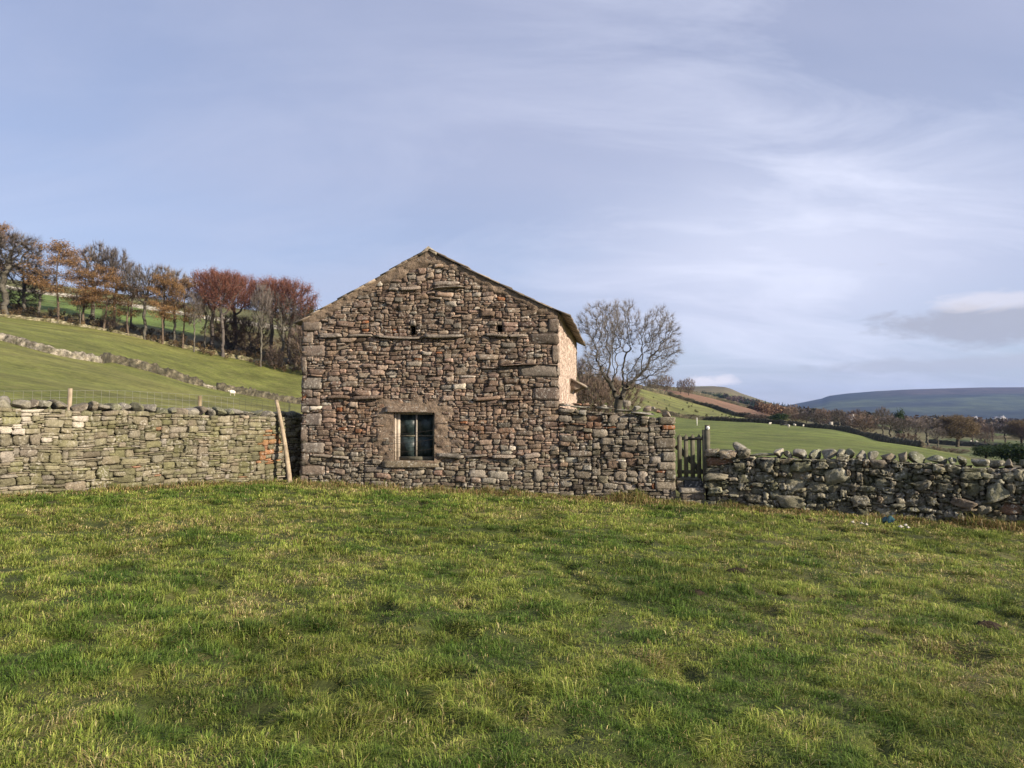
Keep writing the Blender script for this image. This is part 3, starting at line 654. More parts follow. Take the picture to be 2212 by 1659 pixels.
LF = [r4(0, 85, 450, 538), r4(100, 208, 452, 535), r4(214, 292, 452, 536), r4(0, 100, 572, 658), r4(265, 352, 578, 656), r4(355, 442, 575, 654), r4(480, 676, 612, 634), r4(718, 848, 600, 666), r4(858, 1072, 616, 664), r4(684, 770, 670, 764), r4(606, 682, 700, 772),
      r4(460, 610, 780, 862), r4(640, 795, 806, 868), r4(800, 1006, 780, 850), r4(938, 1052, 330, 392), r4(1022, 1098, 442, 496), r4(815, 912, 458, 512), r4(1030, 1142, 500, 550), r4(1230, 1298, 530, 592), r4(820, 890, 560, 618), r4(1325, 1396, 394, 442),
      r4(200, 270, 385, 412), r4(312, 425, 402, 440), r4(430, 508, 403, 438), r4(1400, 1468, 532, 588), r4(1630, 1690, 668, 726), r4(1815, 1872, 648, 706), r4(1870, 1950, 738, 796), r4(1155, 1240, 652, 700), r4(1465, 1530, 680, 738), r4(1306, 1360, 535, 598), r4(0, 112, 768, 832), r4(118, 210, 755, 820), r4(215, 300, 752, 815)]
def lcope(rg):
    out = []; u = -6.0
    while u < LEN_L+1.2:
        w = rg.uniform(.07, .165); h = rg.uniform(.07, .115)
        out.append((u+w, w, h, .24, h*.62, rg.normal(0, .3))); u += 2*w*rg.uniform(.80, .98)
    return out
lw, _ = drywall('drystone_wall', 'green-tinged drystone wall with round cope stones running left from the barn', L0, LD, LN, -6, LEN_L+1.3, ltop, lbase, lambda a_, b_, g_: 1.12*lc(a_, b_, g_), M['wallL'], 11, (3, 9), lcope, feats=LF,
    copecol=lambda rg: np.array([(.21, .20, .145), (.17, .17, .115), (.24, .22, .18), (.20, .17, .13)][rg.integers(0, 4)])*rg.lognormal(0, .12), tpl='s', nexp=(4.5, 14), rough=.10, flatp=.45, gap=.003)
# right wall
def rface(px, py): return onface(px, py, RA, RD, RN)
rt = [rface(1522, 985), rface(1600, 985), rface(1700, 990), rface(1850, 994), rface(2000, 1000), rface(2100, 1008), rface(2212, 1015)]
rt += [(rt[-1][0]+5, rt[-1][1]-.15)]
rb = [rface(1522, 1098), rface(1700, 1105), rface(1850, 1125), rface(2000, 1138), rface(2212, 1152)]; rb += [(rb[-1][0]+5, rb[-1][1]-.25)]
rtop = lambda U: np.interp(U, [a for a, b in rt], [b for a, b in rt]); rbase = lambda U: np.interp(U, [a for a, b in rb], [b for a, b in rb])-.06
def rc(cx, cy, rg):
    n = len(cx); c = pal(rg, n, [(.205, .19, .135), (.25, .225, .17), (.165, .155, .105), (.285, .255, .195), (.22, .18, .125)], [4, 4, 3, 3, 1], .17)
    k = rg.random(n) < .012; c[k] = (.22, .13, .09); return c
def r6(x0, x1, y0, y1, p=.03):
    a = rface(1626.5+.2647*x0, 799.7+.2647*y1); b = rface(1626.5+.2647*x1, 799.7+.2647*y0); return (a[0], b[0], a[1], b[1], p, 0.)
def r5r(x0, x1, y0, y1, p=.02):
    a = rface(1152.1+.2451*x0, 799.7+.2451*y1); b = rface(1152.1+.2451*x1, 799.7+.2451*y0); return (a[0], b[0], a[1], b[1], p, 0.)
RF = [r6(582, 765, 802, 916), r6(318, 496, 828, 905), r6(276, 432, 880, 985), r6(22, 170, 850, 915), r6(450, 600, 905, 985), r6(128, 230, 978, 1066), r6(78, 172, 726, 832), r6(800, 950, 1030, 1112), r6(1060, 1160, 1012, 1085), r6(1500, 1626, 925, 1005), r6(1745, 1850, 908, 1020),
      r6(1892, 2068, 918, 1050), r6(1620, 1810, 1050, 1120), r6(1000, 1125, 888, 955), r6(215, 320, 765, 835), r6(510, 615, 745, 800), r6(1150, 1262, 830, 895), r6(1310, 1440, 905, 985), r6(218, 440, 1035, 1125), r6(1020, 1178, 1120, 1215), r6(2035, 2135, 840, 905), r6(1850, 1960, 830, 880),
      r6(1700, 1860, 826, 880), r6(1460, 1560, 780, 838), r6(685, 785, 690, 750), r5r(1525, 1755, 775, 842), r5r(1508, 1720, 915, 976), r5r(1510, 1615, 985, 1045), r5r(1545, 1660, 1040, 1092), r5r(1512, 1640, 868, 910), r5r(1640, 1785, 718, 788), r5r(2005, 2122, 780, 896), r5r(1510, 1622, 700, 766), r5r(1800, 1905, 700, 770)]
def rfc(cx, cy, rg):
    c = pal(rg, len(cx), [(.26, .24, .17), (.28, .26, .195), (.22, .205, .15), (.28, .225, .165)], [3, 3, 2, 1], .12)
    c[25] = (.22, .12, .08); return c
def rcope(rg):
    out = [(rface(1560, 960)[0], .35, .12, .26, .03, -.12), (rface(1595, 955)[0], .14, .15, .2, .12, .1), (rface(1645, 965)[0], .30, .035, .25, .03, 0)]
    u = rface(1668, 960)[0]
    while u < 10.5:
        w = rg.uniform(.06, .11) if rg.random() < .65 else rg.uniform(.11, .17); h = rg.uniform(.085, .13)
        out.append((u+w, w, h, .2, h*.72, rg.normal(-.1, .35))); u += 2*w*rg.uniform(.85, 1.08)
        if rg.random() < .12: u += .1
    return out
rw, _ = drywall('drystone_wall', 'low grey drystone wall of rounded field boulders running right from the gate', RA, RD, RN, 0.0, 10.5, rtop, rbase, rc, M['wallR'], 23, (5, 13), rcope, feats=RF, fcol=rfc,
    layer2=True, copecol=lambda rg: np.array([(.22, .205, .15), (.26, .24, .19), (.17, .17, .12), (.21, .18, .13)][rg.integers(0, 4)])*rg.lognormal(0, .12), tpl='m', nexp=(3.2, 10), prot=.045, amin=.9, amax=2.3, gap=.004, rough=.15, skew=.30, tilt=.17, flatp=.28)
# ---------------------------------------------------------------- ground sheet
def polar():
    az = np.concatenate([np.linspace(-180, -44, 46)[:-1], np.linspace(-44, 44, 420), np.linspace(44, 180, 46)[1:]])*math.pi/180
    r = np.exp(np.concatenate([np.linspace(math.log(.4), math.log(16), 150)[:-1], np.linspace(math.log(16), math.log(700), 230)[:-1], np.linspace(math.log(700), math.log(9500), 60)]))
    return az, r
az, rr = polar(); A_, R_ = np.meshgrid(az, rr); X_ = np.sin(A_)*R_; Y_ = np.cos(A_)*R_
Zg = Tz(X_, Y_)
bk = smooth(-2, -30, Y_); Zg = Zg*(1-bk)+plane(np.clip(X_, -12, 12), 0)*bk
# far out behind / beside keep it gently low
na = len(az); GV = np.stack([X_, Y_, Zg], -1).reshape(-1, 3)
i, j = np.meshgrid(np.arange(na-1), np.arange(len(rr)-1)); q = (j*na+i).ravel(); GQ = np.stack([q, q+1, q+1+na, q+na], 1)
def lerp(k, a, b): return a*(1-k[..., None])+np.asarray(b)*k[..., None]
def pyof(x, y, z):
    """height above/below eye as an angle in 1600ths"""
    return 900-1600*(z-CZ)/np.maximum(y, 1)
def groundcol(x, y, z):
    r = np.hypot(x, y); px = pxof(x, y); e = pyof(x, y, z)
    n1 = fbm(x*.03, y*.03, 0, 31, 4); n2 = fbm(x*.4, y*.4, 0, 32, 3); n3 = fbm(x*.008, y*.008, 0, 33, 3)
    c = np.zeros(x.shape+(3,))+np.array([.128, .14, .032])
    c = lerp(smooth(-.3, .5, n1)*.6, c, (.16, .15, .045))
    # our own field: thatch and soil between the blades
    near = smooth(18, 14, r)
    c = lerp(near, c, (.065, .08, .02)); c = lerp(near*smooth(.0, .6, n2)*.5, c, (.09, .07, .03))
    L = smooth(1253, 1200, px)
    # wood floor and upper fields on the left hillside
    y2 = np.interp(px, [-400, 0, 214, 440, 650, 900], [196, 199, 206, 211, 217, 222])
    wood_ = L*smooth(y2-1, y2+2, y)*smooth(y2+38+55*smooth(400, 520, px), y2+20+45*smooth(400, 520, px), y+8*n1+6*n2)
    c = lerp(L*smooth(y2+20, y2+30, y), c, (.095, .14, .03))
    c = lerp(L*smooth(410, 470, px)*smooth(y2+20, y2+30, y)*.8, c, (.12, .11, .045)); c = lerp(wood_*.85, c, (.10, .075, .035)); c = lerp(L*smooth(335, 345, y), c, (.12, .12, .045))
    # right hand side: gate field, hill pasture, bracken, far fields
    Rr = 1-L
    edge = np.interp(px, [1253, 1458, 1550, 1679, 1812, 1997, 2212], [255, 255, 255, 232, 190, 105, 60])
    gf = Rr*smooth(edge+1, edge-1, y)*smooth(16, 22, y); c = lerp(gf, c, (.112, .14, .030))
    hill = Rr*smooth(edge, edge+4, y)*smooth(1720, 1640, px)
    c = lerp(hill, c, (.145, .155, .045)); c = lerp(hill*smooth(.15, .5, fbm(x*.05, y*.05, 0, 51, 3))*.5, c, (.15, .125, .055))
    # bracken band
    lo = np.interp(px, [1373, 1441, 1544, 1679, 1720], [838, 847, 881, 911, 914]); up = np.interp(px, [1373, 1441, 1544, 1679, 1720], [828, 836, 862, 894, 908])
    br = Rr*smooth(lo+1, lo-1.5, e)*smooth(up-3, up-1, e)*smooth(1390, 1420, px)*smooth(1700, 1680, px)*smooth(280, 330, y)
    c = lerp(br, c, (.165, .095, .06)); far = Rr*smooth(up-1.5, up-3, e)*smooth(1720, 1690, px)*smooth(300, 360, y)
    c = lerp(far, c, (.13, .125, .05))
    v = Rr*smooth(1720, 1760, px)*smooth(edge+2, edge+12, y)
    c = lerp(v, c, (.10, .125, .04)); c = lerp(v*smooth(-.05, .1, fbm(x*.012, y*.006, 0, 41, 2)), c, (.12, .11, .05))
    c = lerp(v*smooth(.12, .2, fbm(x*.01, y*.005, 0, 43, 2)), c, (.07, .06, .035))
    c = c*(1+.22*n3+.16*n1)[..., None]
    return c
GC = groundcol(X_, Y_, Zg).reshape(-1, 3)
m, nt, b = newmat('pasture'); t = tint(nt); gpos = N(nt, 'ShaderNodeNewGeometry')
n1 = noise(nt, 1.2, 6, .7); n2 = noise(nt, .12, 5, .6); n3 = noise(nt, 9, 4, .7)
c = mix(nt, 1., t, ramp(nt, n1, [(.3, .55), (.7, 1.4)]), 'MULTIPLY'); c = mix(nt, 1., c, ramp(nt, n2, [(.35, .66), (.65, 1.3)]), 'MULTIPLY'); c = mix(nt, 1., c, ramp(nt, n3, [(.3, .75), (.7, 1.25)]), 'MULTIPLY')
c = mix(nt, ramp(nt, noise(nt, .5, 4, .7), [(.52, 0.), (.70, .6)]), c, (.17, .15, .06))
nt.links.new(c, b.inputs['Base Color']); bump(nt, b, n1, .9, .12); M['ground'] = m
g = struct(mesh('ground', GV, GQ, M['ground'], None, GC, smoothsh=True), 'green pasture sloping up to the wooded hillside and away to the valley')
# ---------------------------------------------------------------- distant hills
def ridge(name, label, pts, Yt, Yf, pyf, cols, mat, nv=26, pw=1.4, back=1.25, rough=6, cf=None):
    xs = np.linspace(pts[0][0], pts[-1][0], 220); tops = np.interp(xs, [p[0] for p in pts], [p[1] for p in pts])
    V = []; C = []
    for k in range(nv+1):
        f = k/nv; Y = Yf+(Yt-Yf)*f; zt = (900-tops)/1600*Yt*(1+0*xs)+CZ; zf = (900-pyf)/1600*Yf+CZ
        z = zf+(zt-zf)*f**pw+rough*fbm(xs*.01, f*4+0*xs, 0, 7, 4)*math.sin(math.pi*f)
        x = (xs-1106)/1600*Yt*(Y/Yt); V.append(np.stack([x, np.full_like(x, Y), z], 1))
        C.append(cf(xs, f)); 
    x = (xs-1106)/1600*Yt*back; V.append(np.stack([x, np.full_like(x, Yt*back), np.full_like(x, (900-pyf)/1600*Yf+CZ-20)], 1)); C.append(cf(xs, 1.0))
    n = len(xs); i, j = np.meshgrid(np.arange(n-1), np.arange(nv+1)); q = (j*n+i).ravel()
    return struct(mesh(name, np.vstack(V), np.stack([q, q+1, q+1+n, q+n], 1), mat, None, np.vstack(C), smoothsh=True), label)
m, nt, b = newmat('moorland'); n1 = noise(nt, .006, 7, .7); n2 = noise(nt, .03, 5, .7)
c = mix(nt, 1., tint(nt), ramp(nt, n1, [(.35, .45), (.65, 1.5)]), 'MULTIPLY'); nt.links.new(mix(nt, 1., c, ramp(nt, n2, [(.3, .8), (.7, 1.2)]), 'MULTIPLY'), b.inputs['Base Color']); M['moor'] = m
def moorcol(xs, f):
    b0 = .5+.5*fbm(xs*.006, np.full_like(xs, f*9), 0, 61, 3)
    c = np.zeros((len(xs), 3))+np.array([.030, .035, .026]); heather = smooth(.70, .8, f+0*xs)*smooth(1840, 2000, xs)
    c = lerp(heather*.6, c, (.085, .055, .045)); c = lerp(smooth(.45, .55, b0)*.9*smooth(.75, .6, f+0*xs), c, (.06, .075, .035)); c = lerp(smooth(.32, .18, f+.08*fbm(xs*.02, 0*xs, 0, 3, 3))*.9, c, (.02, .025, .018))
    return c
ridge('moor', 'long flat-topped blue moor across the valley', [(1500, 905), (1640, 888), (1695, 877), (1740, 868), (1775, 861), (1791, 855), (1830, 850), (1892, 845), (1960, 841.5), (2024, 839.5), (2120, 837), (2212, 836.5), (2400, 838), (2900, 845)], 6000, 3600, 916, None, M['moor'], cf=moorcol, pw=1.0)
def hillcol(xs, f):
    c = np.zeros((len(xs), 3))+np.array([.135, .115, .06]); c = lerp(smooth(.55, .45, fbm(xs*.01, np.full_like(xs, f*6), 0, 5, 3)+.5), c, (.12, .13, .05)); return lerp(smooth(.6, .9, f+0*xs)*.5, c, (.12, .10, .07))
ridge('hills', 'brown rounded hill rising behind the bracken slope', [(1100, 850), (1373, 842), (1440, 838), (1495, 834.5), (1540, 834), (1566, 836), (1580, 840), (1600, 849), (1642, 863), (1670, 872), (1694, 881), (1740, 893), (1780, 903)], 1700, 900, 893, None, M['moor'], cf=hillcol, rough=2, pw=.9)
# ---------------------------------------------------------------- far drystone walls
def fieldwall(label, pts, h, cols, seed, group='field walls on the hillside', step=.55, thick=.7, hv=.15, cat='wall', name='field_wall'):
    """pts: (px, Y) path on the ground; a low wall of heaped stones"""
    rg = np.random.default_rng(seed); W = []
    for px, Y in pts: W.append(((px-1106)/1600*Y, Y))
    W = np.array(W); sg = np.linalg.norm(np.diff(W, axis=0), axis=1); cum = np.r_[0, np.cumsum(sg)]
    n = int(cum[-1]/step); s = np.linspace(0, cum[-1], n); x = np.interp(s, cum, W[:, 0]); y = np.interp(s, cum, W[:, 1]); z = Tz(x, y)
    tx, ty = np.gradient(x), np.gradient(y); l = np.hypot(tx, ty); nx_, ny_ = -ty/l, tx/l
    T, Q = TPL['s'][0], TPL['s'][1]
    rows = []; o0 = np.array([x[0], y[0], z[0]])
    K = 5; V = []; Cc = []; m_ = MB(); prof = [(-.5, -.2), (-.46, .35), (-.40, .75), (-.2, 1.05), (.2, 1.05), (.40, .75), (.46, .35), (.5, -.2)]
    hh = h*(1+hv*fbm(s*.12, s*0, 0, seed, 3)+.10*rg.normal(0, 1, n))
    for a, b_ in prof:
        jx = rg.normal(0, .05, n); jz = rg.normal(0, .04, n)
        V.append(np.stack([x+nx_*(a*thick+jx), y+ny_*(a*thick+jx), z+hh*b_+jz], 1)-o0); Cc.append(pal(rg, n, cols, [1]*len(cols), .3))
    i, j = np.meshgrid(np.arange(n-1), np.arange(len(prof)-1)); q = (j*n+i).ravel()
    k8 = len(prof); caps = [[n*k for k in (0, 1, 2, 3)], [n*k for k in (0, 3, 4, 7)], [n*k for k in (4, 5, 6, 7)]]; caps += [[v_+n-1 for v_ in c_][::-1] for c_ in caps]
    o = mesh(name, np.vstack(V), np.vstack([np.stack([q, q+1, q+1+n, q+n], 1), caps]), M['farwall'], None, np.vstack(Cc)); o.location = o0
    return tag(o, label, cat, group)
m, nt, b = newmat('far_wall_stone'); nn = noise(nt, 2.2, 4, .7); c = mix(nt, 1., tint(nt), ramp(nt, nn, [(.35, .45), (.65, 1.45)]), 'MULTIPLY'); nt.links.new(c, b.inputs['Base Color']); bump(nt, b, nn, 1., .3); M['farwall'] = m
PALE = [(.24, .215, .165), (.20, .175, .125), (.30, .27, .215), (.14, .125, .085)]; DUN = [(.085, .075, .05), (.06, .055, .038), (.12, .105, .07)]; DK = [(.07, .06, .04), (.05, .05, .03), (.09, .08, .05)]  # DUN: darker stone colours for two of the hillside walls
fieldwall('pale drystone wall running down the lowest field on the left hillside', [(-420, 104), (-150, 108), (0, 114), (60, 113), (120, 113), (170, 117), (214, 121)], 1.15, PALE, 1)
fieldwall('dark middle length of drystone wall ending at the tumbled gap', [(216, 121), (235, 127), (290, 131), (350, 135), (400, 139), (436, 143)], 1.4, DUN, 2)
fieldwall('tumbled low stretch of drystone wall in the gap on the hillside', [(438, 143), (450, 143), (466, 144)], .6, PALE, 3, step=.4)
fieldwall('dark drystone wall from the tumbled gap towards the barn', [(468, 145), (480, 145), (560, 154), (640, 163), (720, 170), (800, 174)], 1.35, DUN, 4)
fieldwall('long pale drystone wall along the foot of the wood', [(-420, 192), (-200, 195), (0, 199), (100, 203), (214, 205.5), (340, 209), (440, 211), (560, 214), (650, 217), (800, 220)], .85, [(.20, .17, .10), (.15, .14, .07), (.28, .25, .17), (.12, .11, .05)], 5, thick=.8, hv=.4)
fieldwall('far pale drystone wall seen between the tree trunks', [(-300, 322), (0, 330), (214, 332), (330, 331), (440, 330), (540, 330), (660, 330)], 1.6, [(.36, .34, .29), (.30, .27, .22), (.42, .39, .34)], 6, step=.9)
fieldwall('dark wall and hedge line along the far side of the gate field', [(1400, 257), (1458, 256), (1520, 256), (1600, 248), (1679, 234), (1740, 215), (1812, 192), (1880, 160), (1940, 130), (1990, 112)], 1.25, DK, 7, group='walls across the valley fields', thick=1.0, hv=.35)
fieldwall('dark wall along the lower edge of the red bracken slope', [(1330, 372), (1400, 374), (1441, 386), (1500, 380), (1544, 372), (1600, 330), (1679, 300)], 1.8, DK, 8, group='walls across the valley fields', step=1., thick=1.4)
fieldwall('dark wall along the upper edge of the red bracken slope', [(1400, 470), (1441, 480), (1500, 520), (1544, 560), (1620, 560), (1679, 520)], 2.2, DK, 9, group='walls across the valley fields', step=1.5, thick=1.8)
fieldwall('hedge line crossing the far green fields below the moor', [(1700, 560), (1780, 500), (1840, 480), (1920, 470)], 2.0, DK, 10, group='walls across the valley fields', step=1.5, thick=2)
fieldwall('dark hedge below the ochre round tree on the right', [(2000, 300), (2060, 285), (2120, 270), (2200, 250)], 1.6, DK, 12, group='walls across the valley fields', step=1.2, thick=1.6, hv=.4)
fieldwall('dark hedge running behind the small pale sheep far right', [(2030, 420), (2100, 400), (2200, 400), (2400, 390)], 1.8, DK, 13, group='walls across the valley fields', step=1.2, thick=1.6, hv=.4)
# ---------------------------------------------------------------- gate, posts, steps
gz0 = tz(3.4, 14.5)
GO = A0+D*(UE+.02)+BD*.22
def gpt(px, py, w=0.0):
    u, v = onface(px, py, GO, D, NF, w); return GO+D*u+NF*w+np.array([0, 0, v])
gate = empty('wicket_gate', 'small dark wooden picket gate between the rubble wall end and the boulder wall', 'gate', tuple(gpt(1490, 1038)))
gb = np.array(gate.location); v6 = lambda x, y: ((2100+x/5.532)*.6777, (1340+y/5.532)*.6777)
def gbar(x0, y0, x1, y1, w, th, name, pt=0.0, col=(1, 1, 1)):
    p0 = gpt(*v6(x0, y1), w); p1 = gpt(*v6(x1, y0), w); m_ = MB(); a, b_ = p0, p1
    uw = np.dot(b_-a, D); hh = b_[2]-a[2]; V = []
    for o_ in (0, th):
        q_ = a-NF*o_
        V += [q_, q_+D*uw, q_+D*uw+np.array([0, 0, hh-pt]), q_+D*uw/2+np.array([0, 0, hh]), q_+np.array([0, 0, hh-pt])]
    V = np.array(V)-gb; T = [[0, 1, 2], [0, 2, 3], [0, 3, 4], [5, 7, 6], [5, 8, 7], [5, 9, 8]]; Q = [[k, k+5, (k+1) % 5+5, (k+1) % 5] for k in range(5)]
    m_.add(V, Q, T); return m_.build(name, M['grey_wood'], gate)
for x0, x1, y1 in ((332, 402, 1012), (446, 515, 1012), (562, 632, 1012), (678, 745, 1012)): gbar(x0, 236, x1, y1, .03, .022, 'picket', .07)
gbar(322, 292, 790, 346, .0, .035, 'rail'); gbar(322, 880, 790, 940, .0, .035, 'rail')
p0, p1 = gpt(*v6(330, 470), -.036), gpt(*v6(720, 880), -.036); m_ = MB(); dd = (p1-p0)/np.linalg.norm(p1-p0); m_.box((p0+p1)/2-gb, (np.linalg.norm(p1-p0)/2+.04, .014, .05), [dd, NF, np.cross(dd, NF)]); m_.build('brace', M['grey_wood'], gate)
m_ = MB(); m_.tube(gpt(*v6(515, 330), .05)-gb, gpt(*v6(850, 300), .05)-gb, .016, .013, 7); m_.tube(gpt(*v6(760, 285), .04)-gb, gpt(*v6(830, 285), .04)-gb, .03, .03, 8); m_.build('latch_bar', M['iron'], gate)
def post(px0, px1, pyt, pyb, w, name, label, disc=False, Y=None, mat='grey_wood'):
    a = gpt(px0, pyb, w); b_ = gpt(px1, pyt, w); e = empty(name, label, 'post', tuple((a+b_)/2*np.array([1, 1, 0])+np.array([0, 0, a[2]]))); B = np.array(e.location); hw = np.dot(b_-a, D)/2
    m_ = MB(); m_.box(np.array([0, 0, (b_[2]-a[2])/2]), (hw, .05, (b_[2]-a[2])/2), [D, NF, (0, 0, 1)]); m_.build('post_shaft', M[mat], e)
    if disc:
        c = gpt(1529, 924.5, w+.052)-B; m_ = MB(); m_.tube(c, c+NF*.008, .036, .036, 16); m_.build('waymark_disc', M['white'], e)
        m_ = MB(); c2 = c+NF*.0085; m_.box(c2+D*.0, (.018, .0015, .004), [D, NF, (0, 0, 1)]); m_.box(c2+D*.012+np.array([0, 0, .004]), (.009, .0015, .003), [(D+np.array([0, 0, -1]))/1.414, NF, (D+np.array([0, 0, 1]))/1.414]); m_.build('arrow', M['iron'], e)
    return e
post(1518.5, 1525, 928, 1060, .02, 'gate_post', 'dark slim gate post carrying the latch, beside the picket gate')
post(1524.5, 1533, 918, 1080, .03, 'signpost', 'grey wooden post with a white waymark disc behind the boulder wall end', True)
def lonestone(name, label, x0, x1, y0, y1, O, Dv, Nv, off, dep, col, n=6, mat='barn', tlt=0, cat='stone', rough=.05, group=None):
    a = onface(x0, y1, O, Dv, Nv, off); b_ = onface(x1, y0, O, Dv, Nv, off); c = O+Nv*off+Dv*(a[0]+b_[0])/2+np.array([0, 0, (a[1]+b_[1])/2])
    v, q, cc = boulder(c-Nv*dep, (abs(b_[0]-a[0])/2, dep, abs(b_[1]-a[1])/2), rng, col, n, rough, math.atan2(Dv[1], Dv[0]), tlt); o = mesh(name, v, q, M[mat], None, cc); rebase(o, (c[0], c[1], min(a[1], b_[1]))); return tag(o, label, cat, group)
VX = lambda x: (2100+x/5.532)*.6777
VY = lambda y: (1340+y/5.532)*.6777
def sg(label, x0, x1, y0, y1, off, dep, col, n=7, name='step_stone', group='stone steps under the gate'):
    a = onface(VX(x0), VY(y1), GO, D, NF, off); b_ = onface(VX(x1), VY(y0), GO, D, NF, off)
    v, q, c = stones([(a[0], b_[0], a[1], b_[1], 0., 0.)], GO+NF*off, D, NF, rng, lambda q1, q2, q3: np.array([col]), prot=.004, tpl='b', nexp=(8, 12), rough=.045, wob=.002, tilt=.01, skew=.05, gap=.002, depth=dep*2)
    o = mesh(name, v, q, M['barn'], None, c); m0 = GO+NF*off+D*(a[0]+b_[0])/2; rebase(o, (m0[0], m0[1], a[1])); return tag(o, label, 'step', group)
sg('pale flat slab, upper step below the picket gate', 362, 822, 1200, 1288, .30, .20, (.27, .24, .19))
sg('brown slab under the pale step below the gate', 395, 815, 1292, 1400, .29, .20, (.19, .155, .115))
sg('mossy footing stone half sunk in grass under the gateway', 330, 760, 1404, 1600, .31, .22, (.16, .15, .10), 4)
sg('threshold slab directly beneath the gate', 310, 770, 1012, 1066, .04, .14, (.16, .155, .12))
sg('dark upright stone block in the recess below the gate', 440, 790, 1068, 1250, .06, .12, (.10, .10, .095))
sg('small tan stone left of the dark recess below the gate', 312, 438, 1068, 1250, .10, .14, (.21, .175, .125), 3)
lonestone('flat_stone', 'flat pale stone lying in the grass in front of the gateway', 1483, 1532, 1098.5, 1110, GO, D, NF, 1.0, .22, (.25, .23, .16), 3.5)
lonestone('flat_stone', 'small flat stone right of the larger one in the gateway grass', 1519, 1547, 1104, 1111, GO, D, NF, .95, .12, (.22, .19, .12), 3.5)
# ---------------------------------------------------------------- leaning pole, wire, netting fence behind the left wall
rg = np.random.default_rng(5)
base = np.array(at(627, 1047, 15.55)); base[2] = tz(base[0], base[1])-.03; top = np.array(at(597, 865, 15.98))
m_ = MB(); n_ = 9; bend = lambda t: np.array([.03*math.sin(t*3.1), .0, 0])
for k in range(n_): a, b_ = base+(top-base)*k/n_+bend(k/n_), base+(top-base)*(k+1)/n_+bend((k+1)/n_); m_.tube(a-base, b_-base, .052-.014*k/n_, .052-.014*(k+1)/n_, 12, k in (0, n_-1))
o = m_.build('wooden_pole', M['pole'], None, True); o.location = base; tag(o, 'long pale debarked wooden pole leaning against the drystone wall by the barn', 'pole')
def F(s, z): # fence line 1.1 m behind the left wall
    p = L0-LN*1.5+LD*s; return np.array([p[0], p[1], tz(p[0], p[1])+z])
def sfor(px):
    O_ = L0-LN*1.5; t = (px-1106)/1600; s = (t*O_[1]-O_[0])/(LD[0]-t*LD[1]); return s
fe = empty('wire_fence', 'sagging sheep netting fence on wooden stakes behind the left drystone wall', 'fence', tuple(F(0, 0))); fb = np.array(fe.location)
ztop = lambda s: np.interp(s, [sfor(0), sfor(250), sfor(430), sfor(600), sfor(645)], [zp(845, F(sfor(0), 0)[1]), zp(843, F(sfor(250), 0)[1]), zp(853, F(sfor(430), 0)[1]), zp(868, F(sfor(600), 0)[1]), zp(872, F(sfor(645), 0)[1])])
m_ = MB(); s = -5.0; S1 = sfor(640)
while s < S1:
    p = F(s, 0); t_ = ztop(s); lean = rg.normal(0, .012); b_ = np.array([p[0]+lean, p[1], t_-.85]); m_.tube(b_-fb, np.array([p[0], p[1], t_])-fb, .0022, .0022, 3, False); s += .15
for k in range(7):
    s = -5.0
    while s < S1:
        a = F(s, 0); b_ = F(min(s+.45, S1), 0); a[2] = ztop(s)-.13*k; b_[2] = ztop(min(s+.45, S1))-.13*k; m_.tube(a-fb, b_-fb, .0022, .0022, 3, False); s += .45
m_.build('netting', M['wire'], fe)
for px, pt, pb, wpx, lean, mt in ((-260, 820, 1000, 10, .02, 'post'), (146, 839, 1000, 9, .10, 'pole'), (432.5, 855, 1000, 7.5, -.01, 'post')):
    s = sfor(px); a = F(s, 0); Yp = a[1]; tp_ = np.array(at(px+lean*60, pt, Yp)); m_ = MB(); m_.tube(a-fb-np.array([0, 0, .1]), tp_-fb, wpx/3200*Yp*1.1, wpx/3200*Yp, 9); m_.build('stake', M[mt], fe)
# loop of loose wire hanging over the wall in the barn's shade
wl = np.array(at(640, 910, 16.35)); m_ = MB(); W4 = lambda x, y, Y=16.2: np.array(at((700+x/4.1475)*.6777, (1220+y/4.1475)*.6777, Y))
for path in ([(918, 240), (915, 330), (912, 400), (888, 478)], [(932, 250), (930, 340), (926, 395), (905, 478)], [(888, 478), (905, 478)], [(940, 385), (960, 430), (968, 465), (985, 470)], [(900, 392), (870, 440), (860, 470)], [(888, 400), (930, 395)]):
    for a, b_ in zip(path[:-1], path[1:]): m_.tube(W4(*a)-wl, W4(*b_)-wl, .0045, .0045, 4)
o = m_.build('wire_loop', M['wire'], None); o.location = wl; tag(o, 'bent loop of galvanised wire hanging in the shaded gap between wall and barn', 'wire')
